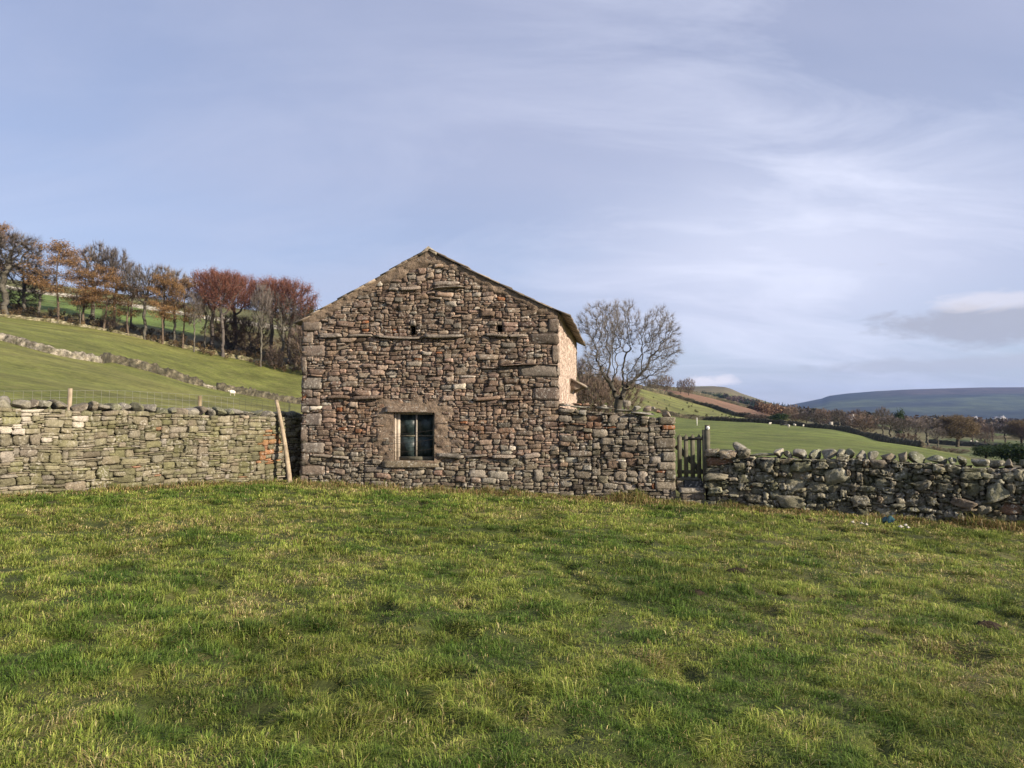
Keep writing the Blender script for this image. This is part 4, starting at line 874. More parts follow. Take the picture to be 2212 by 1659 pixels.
# ---------------------------------------------------------------- litter and soil in the near grass
def crumple(name, label, px, py, Y, sx, sy, h, mat, seed, cat='litter', group=None, rot=0, seg=9):
    rg = np.random.default_rng(seed); x, _, _ = at(px, py, Y); z0 = tz(x, Y)+.05; U, V = np.meshgrid(np.linspace(-1, 1, seg), np.linspace(-1, 1, seg))
    Xx = U*sx*(1+.2*fbm(U*2, V*2, 0, seed, 2)); Yy = V*sy*(1+.25*fbm(U*2, V*2, 3, seed, 2)); Zz = h*(.5+1.1*fbm(U*1.7, V*1.7, 5, seed, 3)+.6*(1-U*U)*(1-V*V))
    ca, sa = math.cos(rot), math.sin(rot); P_ = np.stack([Xx*ca-Yy*sa, Xx*sa+Yy*ca, Zz], -1).reshape(-1, 3); P2 = P_-np.array([0, 0, .008]); n = seg
    i, j = np.meshgrid(np.arange(n-1), np.arange(n-1)); q = (j*n+i).ravel(); Q = np.stack([q, q+1, q+1+n, q+n], 1)
    e_ = [(k, k+1) for k in range(n-1)]+[(k*n+n-1, (k+1)*n+n-1) for k in range(n-1)]+[((n-1)*n+k+1, (n-1)*n+k) for k in range(n-1)]+[((k+1)*n, k*n) for k in range(n-1)]
    o = mesh(name, np.vstack([P_, P2]), np.vstack([Q, Q[:, ::-1]+n*n, [[b2, a2, a2+n*n, b2+n*n] for a2, b2 in e_]]), M[mat]); o.location = (x, Y, z0); return tag(o, label, cat, group)
YB = 11.6
crumple('plastic_sheet', 'crumpled teal plastic sheet in the grass below the boulder wall', 1920, 1148, 11.9, .085, .08, .085, 'teal', 3, rot=-.5)
for k, (px, py, s, lb) in enumerate(((1842, 1141, .045, 'small pale scrap furthest left of the teal plastic'), (1862, 1147, .05, 'bright pale scrap just left of the teal plastic'), (1872, 1153, .04, 'crumb of pale litter between the scrap and the teal plastic'), (1956, 1152, .045, 'pale scrap standing up right of the teal plastic'), (1946, 1160, .06, 'torn pale scrap below right of the teal plastic'), (1962, 1161, .05, 'thin pale scrap furthest right in the litter'))):
    crumple('litter_scrap', lb, px, py, 12.0-.12*(py-1141)/6, s*.5, s*.4, .022, 'scrap', 20+k, group='litter below the boulder wall', seg=5)
def soil(label, px, py, r, h, seed):
    t = (900-py)/1600; Y = (0.0-CZ)/t; x = (px-1106)/1600*Y; rg = np.random.default_rng(seed); z0 = tz(x, Y); n = 14; V = [(0, 0, h)]
    for k in range(1, 5):
        for a in range(n): f = k/4; rr_ = r*f*(1+.3*math.sin(a*1.7+seed)); V.append((rr_*math.cos(a*6.283/n)*1.5, rr_*math.sin(a*6.283/n), h*(1-f*f)+rg.normal(0, h*.22)-.01*(k == 4)))
    Q = [[1+(k-1)*n+a, 1+(k-1)*n+(a+1) % n, 1+k*n+(a+1) % n, 1+k*n+a] for k in range(1, 4) for a in range(n)]; T = [[0, 1+(a+1) % n, 1+a] for a in range(n)]
    Q = [q_[::-1] for q_ in Q]
    o = mesh('molehill', V, Q, M['soil'], None, None, [t_[::-1] for t_ in T]); o.location = (x, Y, z0+.01); tag(o, label, 'molehill', 'molehills in the near grass'); return (x, Y, r)
SOIL = [soil('dark molehill near the right edge of the grass', 2118, 1312, .065, .035, 1), soil('low molehill right of centre, farther of the pair', 1590, 1212, .075, .03, 2), soil('low dark molehill nearer of the pair right of centre', 1500, 1268, .06, .03, 3)]
# feed trough in the gate field
x, Y, z = gp(1692, 205); tr = empty('feed_trough', 'dark slatted feeder standing in the green field beyond the gate', 'feeder', (x, Y, z))
m_ = MB(); s_ = 205/1600
m_.box((0, 0, .95), (.85, .5, .06)); m_.box((0, 0, .35), (.8, .45, .18)); m_.build('body', M['iron'], tr)
for sx in (-.75, .75):
    for sy in (-.4, .4): m_ = MB(); m_.box((sx, sy, .5), (.05, .05, .5)); m_.build('leg', M['grey_wood'], tr)
# ---------------------------------------------------------------- trees
def tubes(p0, p1, r0, r1, n, col):
    """many prisms at once -> V, Q, C"""
    d = p1-p0; L = np.linalg.norm(d, axis=1, keepdims=True)+1e-9; d = d/L
    ref = np.where(np.abs(d[:, 2:3]) < .9, np.array([[0, 0, 1.]]), np.array([[1., 0, 0]]))
    a = np.cross(d, ref); a /= np.linalg.norm(a, axis=1, keepdims=True)+1e-9; b = np.cross(d, a)
    t = np.arange(n)*2*math.pi/n; ring = np.cos(t)[None, :, None]*a[:, None]+np.sin(t)[None, :, None]*b[:, None]
    V = np.concatenate([p0[:, None]+ring*r0[:, None, None], p1[:, None]+ring*r1[:, None, None]], 1)
    i = np.arange(n); j = (i+1) % n; q = np.stack([i, j, j+n, i+n], 1) if n > 2 else np.array([[0, 1, 3, 2]])
    Q = (q[None]+np.arange(len(p0))[:, None, None]*2*n).reshape(-1, 4)
    C = np.repeat(np.broadcast_to(col, (len(p0), 3)), 2*n, 0); return V.reshape(-1, 3), Q, C
def grow(rg, env, trunk, step, npts, di, dk, r_tip, pw=2.3, wig=.25, iters=160, trop=.05):
    """space colonisation; env: ellipsoids (c, r, weight)"""
    pts = []; ws = np.array([e[2] for e in env], float); ws /= ws.sum()
    for (c, r, w_), k in zip(env, (ws*npts).astype(int)):
        d = rg.normal(0, 1, (k, 3)); d /= np.linalg.norm(d, axis=1)[:, None]; rad = rg.random(k)**(1/2.2); pts.append(np.array(c)+d*rad[:, None]*np.array(r))
    pts = np.vstack(pts); P_ = [np.array(p, float) for p in trunk]; par = [-1]+list(range(len(trunk)-1)); alive = np.ones(len(pts), bool)
    for it in range(iters):
        kd = kdtree.KDTree(len(P_)); [kd.insert(p, i) for i, p in enumerate(P_)]; kd.balance()
        acc = {}
        for k in np.nonzero(alive)[0]:
            co, ix, ds = kd.find(pts[k])
            if ds < dk: alive[k] = False; continue
            if ds < di: acc.setdefault(ix, []).append((pts[k]-P_[ix])/ds)
        if not acc: break
        for ix, v in acc.items():
            d = np.sum(v, 0); d = d/(np.linalg.norm(d)+1e-9)+rg.normal(0, wig, 3); d[2] += trop; d /= np.linalg.norm(d)
            P_.append(P_[ix]+d*step); par.append(ix)
        if len(P_) > 9000: break
    P_ = np.array(P_); par = np.array(par); n = len(P_); cnt = np.zeros(n); ch = np.bincount(par[1:], minlength=n)
    cnt[ch == 0] = 1
    for i in range(n-1, 0, -1): cnt[par[i]] += cnt[i]
    r = r_tip*cnt**(1/pw); return P_, par, r, cnt
def make_tree(name, seed, env, trunk, step, npts, di, dk, r_tip, twig_n, twig_l, twig_r, barkc, twigc, leaf=None, pw=2.3, wig=.25, trunk_cnt=.18, ribbon=True, trop=.05, tw_per=None, tr=None):
    rg = np.random.default_rng(seed); P_, par, r, cnt = grow(rg, env, trunk, step, npts, di, dk, r_tip, pw, wig, trop=trop)
    if tr: r = r*(tr/r[0])**np.clip((cnt/cnt[0])**.5, 0, 1)
    i = np.arange(1, len(P_)); a, b = P_[par[i]], P_[i]; ra, rb = np.minimum(r[par[i]], r[i]*1.5), r[i]
    big = r[i] > r.max()*trunk_cnt
    r0 = r[0]; flare = np.ones(len(i)); ra = ra.copy(); ra[i == 1] = r0*1.35
    root = bpy.data.objects.new(name, None); COL.objects.link(root); root.empty_display_size = .5
    bc_ = np.array(barkc)*rg.lognormal(0, .12, (int(big.sum()), 1)); V, Q, C = tubes(a[big], b[big], ra[big], rb[big], 8, bc_); mesh('trunk', V, Q, M['bark'], root, C)
    sm = ~big; parts = []
    sc_ = np.array(barkc)*rg.lognormal(0, .15, (int(sm.sum()), 1)); parts.append(tubes(a[sm], b[sm], ra[sm], rb[sm], 4 if not ribbon else 3, sc_))
    # twigs on thin wood
    thin = np.nonzero(cnt <= max(3, np.percentile(cnt, 62)))[0]; k = rg.choice(thin, twig_n); o = P_[k]; dirn = P_[k]-P_[np.maximum(par[k], 0)]; dirn /= np.linalg.norm(dirn, axis=1)[:, None]+1e-6
    cen = np.average(P_[thin], axis=0); out = o-(cen-np.array([0, 0, 1.0])); out /= np.linalg.norm(out, axis=1)[:, None]+1e-6
    d = dirn*.8+out*.5+rg.normal(0, .55, (twig_n, 3)); d[:, 2] += .10; d /= np.linalg.norm(d, axis=1)[:, None]; L = twig_l*rg.uniform(.4, 1.2, (twig_n, 1)); mid = o+d*L*.55+rg.normal(0, .05, (twig_n, 3))*L; d2 = d+rg.normal(0, .3, (twig_n, 3)); d2[:, 2] += .15; e = mid+d2*L*.5
    tr_ = twig_r*rg.uniform(.6, 1.3, twig_n); tc_ = np.array(twigc)[rg.integers(0, len(twigc), twig_n)]*rg.lognormal(0, .2, (twig_n, 1)); nn = 2 if ribbon else 3
    parts.append(tubes(o, mid, tr_, tr_*.7, nn, tc_)); parts.append(tubes(mid, e, tr_*.7, tr_*.25, nn, tc_))
    V, Q, C = cat(parts); crown = mesh('crown', V, Q, M['twig'], root, C)
    if leaf:
        n, s, cols, spread = leaf; k = rg.choice(len(e), n); c = e[k]+rg.normal(0, spread, (n, 3)); leaves('foliage', c, s, cols, rg, root)
    return root
def leaves(name, c, s, cols, rg, root, flat=0.0, mat='leaf', shade=None):
    n = len(c); u = rg.normal(0, 1, (n, 3)); u[:, 2] *= 1-flat; u /= np.linalg.norm(u, axis=1)[:, None]; v = rg.normal(0, 1, (n, 3)); v[:, 2] *= 1-flat; v -= u*(u*v).sum(1)[:, None]; v /= np.linalg.norm(v, axis=1)[:, None]
    ss = s*rg.uniform(.5, 1.4, (n, 1)); V = np.stack([c-u*ss, c+v*ss*.45, c+u*ss, c-v*ss*.45], 1).reshape(-1, 3); C = np.repeat(np.array(cols)[rg.integers(0, len(cols), n)]*rg.lognormal(0, .18, (n, 1)), 4, 0)
    return mesh(name, V, np.arange(4*n).reshape(-1, 4), M[mat], root, C)
def copytree(o):
    c = o.copy(); COL.objects.link(c)
    for ch in o.children: d = ch.copy(); COL.objects.link(d); d.parent = c
    return c
def tk(h, n, lean=(0, 0), wob=.1, seed=0):
    rg = np.random.default_rng(seed); return [np.array([lean[0]*k/n+(rg.normal(0, wob) if k else 0), lean[1]*k/n+(rg.normal(0, wob) if k else 0), h*k/n-(.3 if k == 0 else 0)]) for k in range(n+1)]
GREY = (.105, .095, .075); TW = [(.15, .125, .11), (.19, .16, .135), (.11, .09, .08)]
# hero tree, 60 m off: unit = metres
m60 = 60/1600
def h60(px, py, rx, ry, w_, dy=0): return ((((px-1333)*m60), dy, (zp(py, 60)-tz(*gp(1333, 60)[:2]))), (rx*m60, rx*m60*.9, ry*m60), w_)
hero = make_tree('bare_tree', 3, [h60(1300, 722, 60, 74, 1.1), h60(1345, 700, 52, 58, 1.0, 1), h60(1425, 735, 50, 76, 1.2), h60(1390, 800, 62, 34, .5), h60(1290, 790, 50, 36, .5)], tk(2.6, 5, (.1, .0), .05, 2), .28, 3000, 3.2, .42, .010, 27000, .46, .0045, (.075, .066, .052), [(.17, .15, .135), (.22, .195, .175), (.12, .105, .09)], wig=.42, ribbon=False, tr=.33, pw=2.1, trop=-.02)
hero.location = gp(1333, 60); tag(hero, 'large bare spreading tree with sinuous limbs standing right of the barn', 'tree')
# prototypes about 20 m tall
T_bare = make_tree('bare_tree', 11, [((0, 0, 14.5), (4.6, 4.6, 5.5), 1)], tk(8.5, 8, (.3, 0), .12, 5), .7, 600, 5.5, 1.15, .05, 5200, 1.5, .028, GREY, TW, wig=.22, trop=.12, tr=.34)
T_fan = make_tree('bare_tree', 12, [((-.8, 0, 14), (6.0, 5.5, 5.0), 1), ((2, 0, 16), (4, 4, 4.0), .6)], tk(7, 7, (-.3, 0), .15, 9), .7, 800, 6, 1.15, .05, 6500, 1.5, .028, GREY, TW, wig=.25, trop=.12, tr=.42)
RB = [(.20, .08, .055), (.16, .075, .055), (.23, .10, .06), (.12, .08, .07)]
T_beech = make_tree('beech_tree', 13, [((0, 0, 14.8), (8.4, 7.5, 4.4), 1), ((0, 0, 17.2), (6.8, 6, 2.4), .6)], tk(7.5, 7, (.3, 0), .15, 4), .75, 850, 6.5, 1.2, .055, 12000, 1.3, .024, (.10, .085, .075), RB, leaf=(14000, .12, [(.21, .08, .05), (.18, .075, .05), (.25, .105, .06), (.15, .07, .055)], .35), wig=.22, trop=.08, tr=.5)
T_bushy = make_tree('bare_tree', 14, [((0, 0, 5.2), (4.3, 4.3, 3.8), 1), ((0, 0, 2.6), (3.4, 3.4, 1.8), .5)], tk(1.6, 3, (.1, 0), .05, 3), .45, 700, 4, .75, .03, 8000, 1.1, .020, (.09, .075, .06), [(.16, .11, .085), (.12, .09, .075), (.20, .15, .11)], wig=.3, trop=.1, tr=.25)
T_oak = make_tree('round_tree', 15, [((0, 0, 7.2), (4.7, 4.7, 4.2), 1)], tk(2.8, 4, (0, 0), .06, 3), .5, 700, 4, .8, .035, 6000, 1.0, .022, (.09, .075, .055), [(.16, .11, .06), (.13, .09, .06)], leaf=(16000, .15, [(.17, .125, .065), (.145, .105, .055), (.20, .15, .08), (.12, .095, .06)], .3), wig=.28, trop=.05, tr=.4)
def larch(seed):
    rg = np.random.default_rng(seed); root = bpy.data.objects.new('larch_tree', None); COL.objects.link(root); H = 19.; n = 16
    zz = np.linspace(-.4, H, n+1); P_ = np.stack([.25*np.sin(zz*.4+seed), .2*np.cos(zz*.33+seed)-.2, zz], 1); r = .30*(1-np.linspace(0, 1, n+1)*.9)
    V, Q, C = tubes(P_[:-1], P_[1:], r[:-1], r[1:], 8, np.array([.12, .09, .065])); mesh('trunk', V, Q, M['bark'], root, C)
    a0, a1, rr_, cc = [], [], [], []; fo = []
    for k in range(46):
        z = H*rg.uniform(.36, 1.0); f = (z/H-.36)/.64; base = np.array([np.interp(z, zz, P_[:, 0]), np.interp(z, zz, P_[:, 1]), z]); az_ = rg.uniform(0, 6.283); L = (2.0+4.6*math.sin(math.pi*min(f*.75+.18, 1)))*rg.uniform(.45, 1.05)
        d = np.array([math.cos(az_), math.sin(az_), rg.uniform(-.2, .5)]); p = base
        for s_ in range(6):
            q_ = p+d*L/6; a0.append(p); a1.append(q_); rr_.append(.07*(1-s_/7)); p = q_; d[2] += .03
            if s_ >= 1: m_ = int(70*L/5); c = p+rg.normal(0, 1, (m_, 3))*np.array([.66, .66, .34])-np.array([0, 0, .05]); fo.append(c)
    a0, a1, rr_ = np.array(a0), np.array(a1), np.array(rr_)
    dead = 26; zd = H*rg.uniform(.15, .45, dead); an = rg.uniform(0, 6.28, dead); b0 = np.stack([0*zd, 0*zd, zd], 1); b1 = b0+np.stack([np.cos(an), np.sin(an), rg.uniform(-.2, .2, dead)], 1)*rg.uniform(1, 3, (dead, 1))
    V, Q, C = cat([tubes(a0, a1, rr_, rr_*.8, 3, np.array([.10, .075, .055])), tubes(b0, b1, np.full(dead, .04), np.full(dead, .015), 3, np.array([.10, .08, .06]))]); cr = mesh('crown', V, Q, M['twig'], root, C)
    leaves('foliage', np.vstack(fo), .15, [(.28, .165, .07), (.22, .13, .06), (.17, .10, .055), (.32, .20, .09)], rg, root, flat=.3); return root
T_l1, T_l2 = larch(3), larch(8)
USED = set()
def put(T, px, Y, toppy, label, cat_, group, wpx=None, hgt=None, rot=None, name=None, wid=None, base=None, name_=None):
    """stand a copy of prototype T at picture column px and depth Y, its top reaching toppy"""
    o = T if T.name not in USED else copytree(T)
    USED.add(T.name); loc_ = gp(px, Y); o.location = loc_; h = zp(toppy, Y)-loc_[2]
    bb = PB[T.name.split('.')[0]+str(id(T))] if False else HT[id(T)]; sz = h/bb[0]; sx = (wpx/1600*Y)/bb[1]*1.08 if wpx else sz
    o.scale = (sx, sx, sz); o.rotation_euler = (0, 0, rnd.uniform(0, 6.28) if rot is None else rot)
    if name_: o.name = name_
    return tag(o, label, cat_, group)
rnd = random.Random(4); HT = {}
def measure(T):
    v = []
    for ch in T.children: a = np.empty(len(ch.data.vertices)*3, np.float32); ch.data.vertices.foreach_get('co', a); v.append(a.reshape(-1, 3))
    v = np.vstack(v); HT[id(T)] = (np.percentile(v[:, 2], 99.7), np.percentile(v[:, 0], 98.5)-np.percentile(v[:, 0], 1.5))
for T in (T_bare, T_fan, T_beech, T_bushy, T_oak, T_l1, T_l2): measure(T)
R3x = lambda x: x*.3064
R3y = lambda y: 460.8+.3064*y
GL = 'trees along the left hillside'
def L3(T, bx, Y, ty, w, label, cat_='tree', **k): return put(T, R3x(bx), Y, R3y(ty), label, cat_, GL, w*.3064*1.0, **k)
L3(T_fan, 20, 207, 118, 500, 'big bare olive-grey tree at the left edge of the photo')
L3(T_l1, -75, 214, 60, 260, 'orange larch cut off by the left edge, its top above the big bare tree', 'larch')
L3(T_bare, 150, 222, 330, 260, 'grey bare tree filling the gap left of the tallest amber larch')
L3(T_bare, 255, 224, 400, 200, 'dull twiggy tree standing behind the tallest amber larch trunk')
L3(T_bushy, 110, 226, 520, 260, 'olive-grey thicket between the big bare tree and the amber larch')
L3(T_l1, 378, 207, 205, 330, 'tallest amber larch, wide layered crown, second trunk from the left edge', 'larch')
L3(T_fan, 640, 226, 222, 320, 'broad bare tree behind the amber larches, crown clear against the sky', 'tree')
L3(T_l2, 585, 209, 395, 300, 'brown-orange larch with dark trunk in front of the broad bare tree', 'larch')
L3(T_bare, 552, 207, 560, 90, 'pale slim leafless trunk left of the dark larch trunk')
L3(T_bare, 790, 226, 246, 190, 'bare round-topped tree just right of the broad bare one')
L3(T_l2, 725, 208, 372, 270, 'orange larch with sparse plates, third larch along the wall', 'larch')
L3(T_bare, 910, 224, 345, 150, 'small bare tree with sparse crown above the orange larches')
L3(T_l1, 885, 209, 500, 270, 'low orange larch with thin dark trunk, fourth along the wall', 'larch')
L3(T_fan, 1015, 208, 358, 250, 'bare dark-trunked tree standing left of the small pale larches')
L3(T_l2, 1128, 207, 425, 230, 'slender larch with tufty orange crown right of the bare dark-trunked tree', 'larch')
L3(T_bare, 1140, 226, 368, 150, 'bare treetop rising behind the slender larch')
L3(T_bare, 1220, 210, 400, 170, 'pale greyish bare tree with forked pale trunk before the russet beeches')
L3(T_l1, 1290, 209, 450, 210, 'last small larch, low orange plate of foliage before the russet beeches', 'larch')
L3(T_bare, 1362, 207, 560, 110, 'thin pale leaning trunk in front of the first russet beech')
L3(T_bare, 1435, 216, 520, 120, 'straight dark leafless trunk below the first russet beech crown')
L3(T_beech, 1488, 222, 398, 330, 'first russet beech from the left, dense red-brown domed crown', 'beech')
L3(T_beech, 1565, 211, 405, 300, 'second russet beech with forked trunk, crown touching the first', 'beech')
L3(T_beech, 1655, 226, 425, 310, 'third russet beech, purplish crown in the middle of the beech row', 'beech')
L3(T_bare, 1835, 207, 500, 130, 'grey bare tree rising at the front between the russet beeches')
L3(T_beech, 1905, 224, 452, 330, 'fourth russet beech, broad fiery crown left of the barn roof', 'beech')
L3(T_beech, 2030, 219, 462, 340, 'last russet beech nearest the barn, crown falling behind the roof', 'beech')
L3(T_fan, 1980, 214, 560, 260, 'twiggy grey undergrowth tree below the last russet beech')
L3(T_bushy, 2085, 222, 700, 230, 'dark twiggy thicket at the wood edge beside the barn corner')
L3(T_bushy, 1760, 226, 720, 260, 'grey-brown thicket under the russet beeches')
L3(T_bushy, 1600, 228, 700, 240, 'low brown scrub between the middle beech trunks')
L3(T_bushy, 1935, 209, 930, 110, 'small bare bush at the foot of the wood near the barn')
L3(T_bushy, 770, 210, 660, 110, 'small bare sapling between the larch trunks')
L3(T_bushy, 2200, 209, 760, 260, 'brown thicket seen just left of the barn wall')
# dark evergreen by the barn roof
def evergreen(seed, n=5000):
    rg = np.random.default_rng(seed); root = bpy.data.objects.new('evergreen_tree', None); COL.objects.link(root)
    V, Q, C = tubes(np.array([[0, 0, -.3], [0, 0, 3.]]), np.array([[0, 0, 3.], [.1, 0, 6.]]), np.array([.3, .25]), np.array([.25, .15]), 7, np.array([.07, .06, .04])); mesh('trunk', V, Q, M['bark'], root, C)
    k = 26; cc = rg.normal(0, 1, (k, 3)); cc /= np.linalg.norm(cc, axis=1)[:, None]; cc = cc*rg.uniform(.5, 1, (k, 1))*np.array([3.2, 3.2, 3.0])+np.array([0, 0, 3.3]); c = cc[rg.integers(0, k, n)]+rg.normal(0, .62, (n, 3))
    leaves('crown', c, .24, [(.035, .06, .022), (.05, .075, .025), (.025, .045, .018)], rg, root); return root
T_ev = evergreen(2); measure(T_ev)
put(T_ev, R3x(2175), 224, R3y(622), 'dark green evergreen tree peeping over the left end of the barn roof', 'evergreen', None, 34)
# right of the barn
GR = 'scrub behind the barn'
put(T_bushy, 1262, 96, 776, 'reddish bare scrub tree rising just right of the barn side wall', 'tree', GR, 92)
put(T_bushy, 1296, 88, 800, 'brown twiggy bush left of the big bare tree trunk', 'tree', GR, 85)
put(T_bushy, 1335, 104, 815, 'low russet scrub behind the big bare tree trunk', 'tree', GR, 90)
put(T_bushy, 1225, 92, 800, 'scrub tree partly hidden by the barn side wall', 'tree', GR, 90)
put(T_bushy, 1412, 400, 818, 'faint twiggy tree on the ridge seen through the big bare tree', 'tree', 'bare trees on the near ridge', 34)
put(T_bushy, 1440, 420, 812, 'twiggy tree on the ridge just right of the big bare crown', 'tree', 'bare trees on the near ridge', 26)
put(T_bushy, 1471, 440, 820, 'small twiggy tree furthest left of the pair on the open ridge', 'tree', 'bare trees on the near ridge', 16)
put(T_bushy, 1488, 450, 816, 'conical twiggy tree standing alone at the right of the ridge', 'tree', 'bare trees on the near ridge', 24)
GV_ = 'trees across the valley'
for (T, px, Y, tp_, w_, lb, ct) in (
    (T_bushy, 1492, 262, 895, 34, 'low hedge bush at the far left of the gate field wall', 'bush'), (T_bushy, 1632, 262, 894, 40, 'round brown hedge tree above the red bracken slope', 'tree'), (T_bushy, 1606, 330, 890, 26, 'small brown bush on the red bracken slope', 'bush'),
    (T_ev, 1682, 300, 893, 32, 'dark green evergreen clump below the orange larches', 'evergreen'), (T_bushy, 1708, 330, 877, 26, 'bare tree beside the dark evergreen clump', 'tree'), (T_bushy, 1724, 300, 893, 28, 'faint pinkish bush in the hedge right of the dark evergreen', 'bush'),
    (T_bare, 1741, 262, 890, 30, 'bare tree first of two standing by the valley wall', 'tree'), (T_bare, 1769, 250, 892, 28, 'bare tree second of two standing by the valley wall', 'tree'), (T_bushy, 1777, 420, 882, 30, 'far bare tree above the two by the valley wall', 'tree'),
    (T_fan, 1811, 300, 886, 36, 'pale brown round tree near the white farmhouse', 'tree'), (T_fan, 1827, 270, 900, 24, 'thin tree in front of the white farmhouse', 'tree'), (T_bushy, 1862, 210, 893, 58, 'large dark mauve bush at the edge of the bright field', 'bush'),
    (T_bushy, 1850, 480, 884, 40, 'hazy bush behind the large mauve bush', 'bush'), (T_fan, 1906, 245, 879, 40, 'tall dark-crowned tree between the mauve bush and the blue moor', 'tree'), (T_ev, 1939, 330, 886, 22, 'small dark evergreen right of the tall dark-crowned tree', 'evergreen'),
    (T_fan, 1922, 190, 898, 58, 'reddish twiggy tree in front of the tall dark-crowned tree', 'tree'), (T_fan, 1950, 230, 904, 52, 'brown twiggy tree right of the reddish one', 'tree'), (T_fan, 1976, 250, 906, 48, 'hazy brown tree midway along the valley tree line', 'tree'), (T_bare, 2002, 260, 902, 50, 'bare tree with several dark stems left of the ochre round tree', 'tree'),
    (T_fan, 2024, 200, 924, 36, 'slim low bare tree left of the ochre round tree', 'tree'), (T_oak, 2066, 262, 897, 68, 'ochre round-crowned tree, largest in the valley on the right', 'tree'), (T_fan, 2098, 330, 914, 44, 'bare tree just right of the ochre round tree', 'tree'), (T_bushy, 2124, 300, 918, 34, 'brown bush tree between the ochre tree and the right edge', 'tree'),
    (T_fan, 2143, 350, 914, 42, 'bare tree second from the right edge of the photo', 'tree'), (T_fan, 2170, 340, 916, 44, 'bare tree group left of the right photo edge', 'tree'), (T_oak, 2204, 330, 908, 50, 'olive-brown tree at the right edge of the photo', 'tree'),
    (T_ev, 2196, 92, 958, 74, 'large dark evergreen bush behind the boulder wall at the right edge', 'bush'), (T_ev, 2126, 110, 962, 46, 'low dark bush left of the large evergreen bush', 'bush'), (T_bushy, 2050, 120, 968, 60, 'low brown scrub just over the boulder wall below the ochre tree', 'bush'), (T_bushy, 2000, 118, 962, 50, 'low brown scrub at the foot of the bright field edge', 'bush'),
    (T_bushy, 1955, 150, 935, 44, 'bush where the bright field edge meets the valley hedge', 'bush'), (T_bushy, 2240, 320, 915, 60, 'brown tree half beyond the right edge', 'tree'), (T_fan, 2290, 300, 905, 60, 'bare tree beyond the right edge', 'tree')):
    put(T, px, Y, tp_, lb, ct, GV_, w_)
# far tree belts in the valley: uncountable woods as stuff
def wood_stuff(name, label, spots, h, cols, seed, conif=False, fuzz=.5):
    rg = np.random.default_rng(seed); Vs, Qs, Cs = [], [], []; n0 = 0; S = []
    for (x, y, z) in spots:
        hh = h*rg.uniform(.65, 1.2)
        if conif:
            k = 5; c = []; n = 90; t = rg.random(n)**.8; an = rg.uniform(0, 6.28, n); rr_ = hh*.22*(1-t)+.2; P_ = np.stack([x+rr_*np.cos(an), y+rr_*np.sin(an), z+hh*t], 1); s = hh*.10*(1.15-t)
        else:
            n = 110; d = rg.normal(0, 1, (n, 3)); d /= np.linalg.norm(d, axis=1)[:, None]; P_ = np.array([x, y, z+hh*.55])+d*rg.uniform(.5, 1, (n, 1))*np.array([hh*.42, hh*.42, hh*.45]); s = np.full(n, hh*.085)
        u = rg.normal(0, 1, (n, 3)); u /= np.linalg.norm(u, axis=1)[:, None]; v = rg.normal(0, 1, (n, 3)); v -= u*(u*v).sum(1)[:, None]; v /= np.linalg.norm(v, axis=1)[:, None]; ss = (s*rg.uniform(.6, 1.4, n))[:, None]
        V = np.stack([P_-u*ss, P_+v*ss*.7, P_+u*ss, P_-v*ss*.7], 1).reshape(-1, 3); c = np.array(cols)[rg.integers(0, len(cols))]*rg.lognormal(0, .12); Vs.append(V); Cs.append(np.repeat(c[None]*rg.lognormal(0, .15, (n, 1)), 4, 0)); Qs.append(np.arange(4*n).reshape(-1, 4)+n0); n0 += 4*n
    return struct(mesh(name, np.vstack(Vs), np.vstack(Qs), M['leaf'], None, np.vstack(Cs)), label, 'stuff')
rg = np.random.default_rng(77)
def hillpt(px, py):   # point on the brown hill whose picture row is py
    tops = np.interp(px, [1373, 1440, 1495, 1540, 1566, 1580, 1600, 1642, 1670, 1694, 1740], [842, 838, 834.5, 834, 836, 840, 849, 863, 872, 881, 893]); zt = (900-tops)/1600*1700+CZ; zf = (900-893)/1600*900+CZ
    for f in np.linspace(0, 1, 200):
        Y = 900+800*f; z = zf+(zt-zf)*f**.9
        if 900-1600*(z-CZ)/Y <= py: break
    return ((px-1106)/1600*Y, Y, z-1)
sp = [hillpt(px, np.interp(px, [1512, 1575], [862, 871])-rg.uniform(0, 4)) for px in np.linspace(1512, 1576, 60)]
sp += [hillpt(px, np.interp(px, [1600, 1640, 1700], [878, 888, 898])-rg.uniform(0, 7)) for px in np.linspace(1598, 1705, 130)]
wood_stuff('conifer_wood', 'dark conifer plantation on the brown hill', sp, 12, [(.018, .035, .018), (.025, .045, .02), (.015, .028, .015)], 3, True)
wood_stuff('larch_wood', 'orange larch stand beside the dark conifers', [(*(lambda a: (a[0], a[1]))(gp(px, Y)), tz(*gp(px, Y)[:2])) for px, Y in [(rg.uniform(1640, 1700), rg.uniform(430, 520)) for _ in range(26)]], 7.5, [(.20, .125, .075), (.17, .105, .065), (.16, .11, .075)], 4)
wood_stuff('birch_wood', 'mauve leafless wood between the conifer strips', [hillpt(px, np.interp(px, [1560, 1640], [869, 884])-rg.uniform(0, 9)) for px in rg.uniform(1565, 1640, 60)], 10, [(.13, .09, .08), (.11, .085, .075)], 5)
sp = []
for _ in range(750):
    px = rg.uniform(1700, 2500); Y = math.exp(rg.uniform(math.log(420), math.log(3200))); x, y, z = gp(px, Y); sp.append((x, y, z))
wood_stuff('valley_woods', 'dark woods and hedgerow trees on the valley floor', sp, 10, [(.075, .06, .05), (.10, .075, .06), (.055, .05, .035), (.09, .075, .055)], 6)
# scattered gorse on the hill pasture
sp = [(*gp(px, Y)[:2], gp(px, Y)[2]) for px, Y in [(rg.uniform(1400, 1640), rg.uniform(265, 370)) for _ in range(45)]]
wood_stuff('gorse', 'small dark gorse and rush clumps on the hill pasture', sp, 1.1, [(.05, .065, .025), (.07, .06, .03), (.04, .05, .02)], 7)
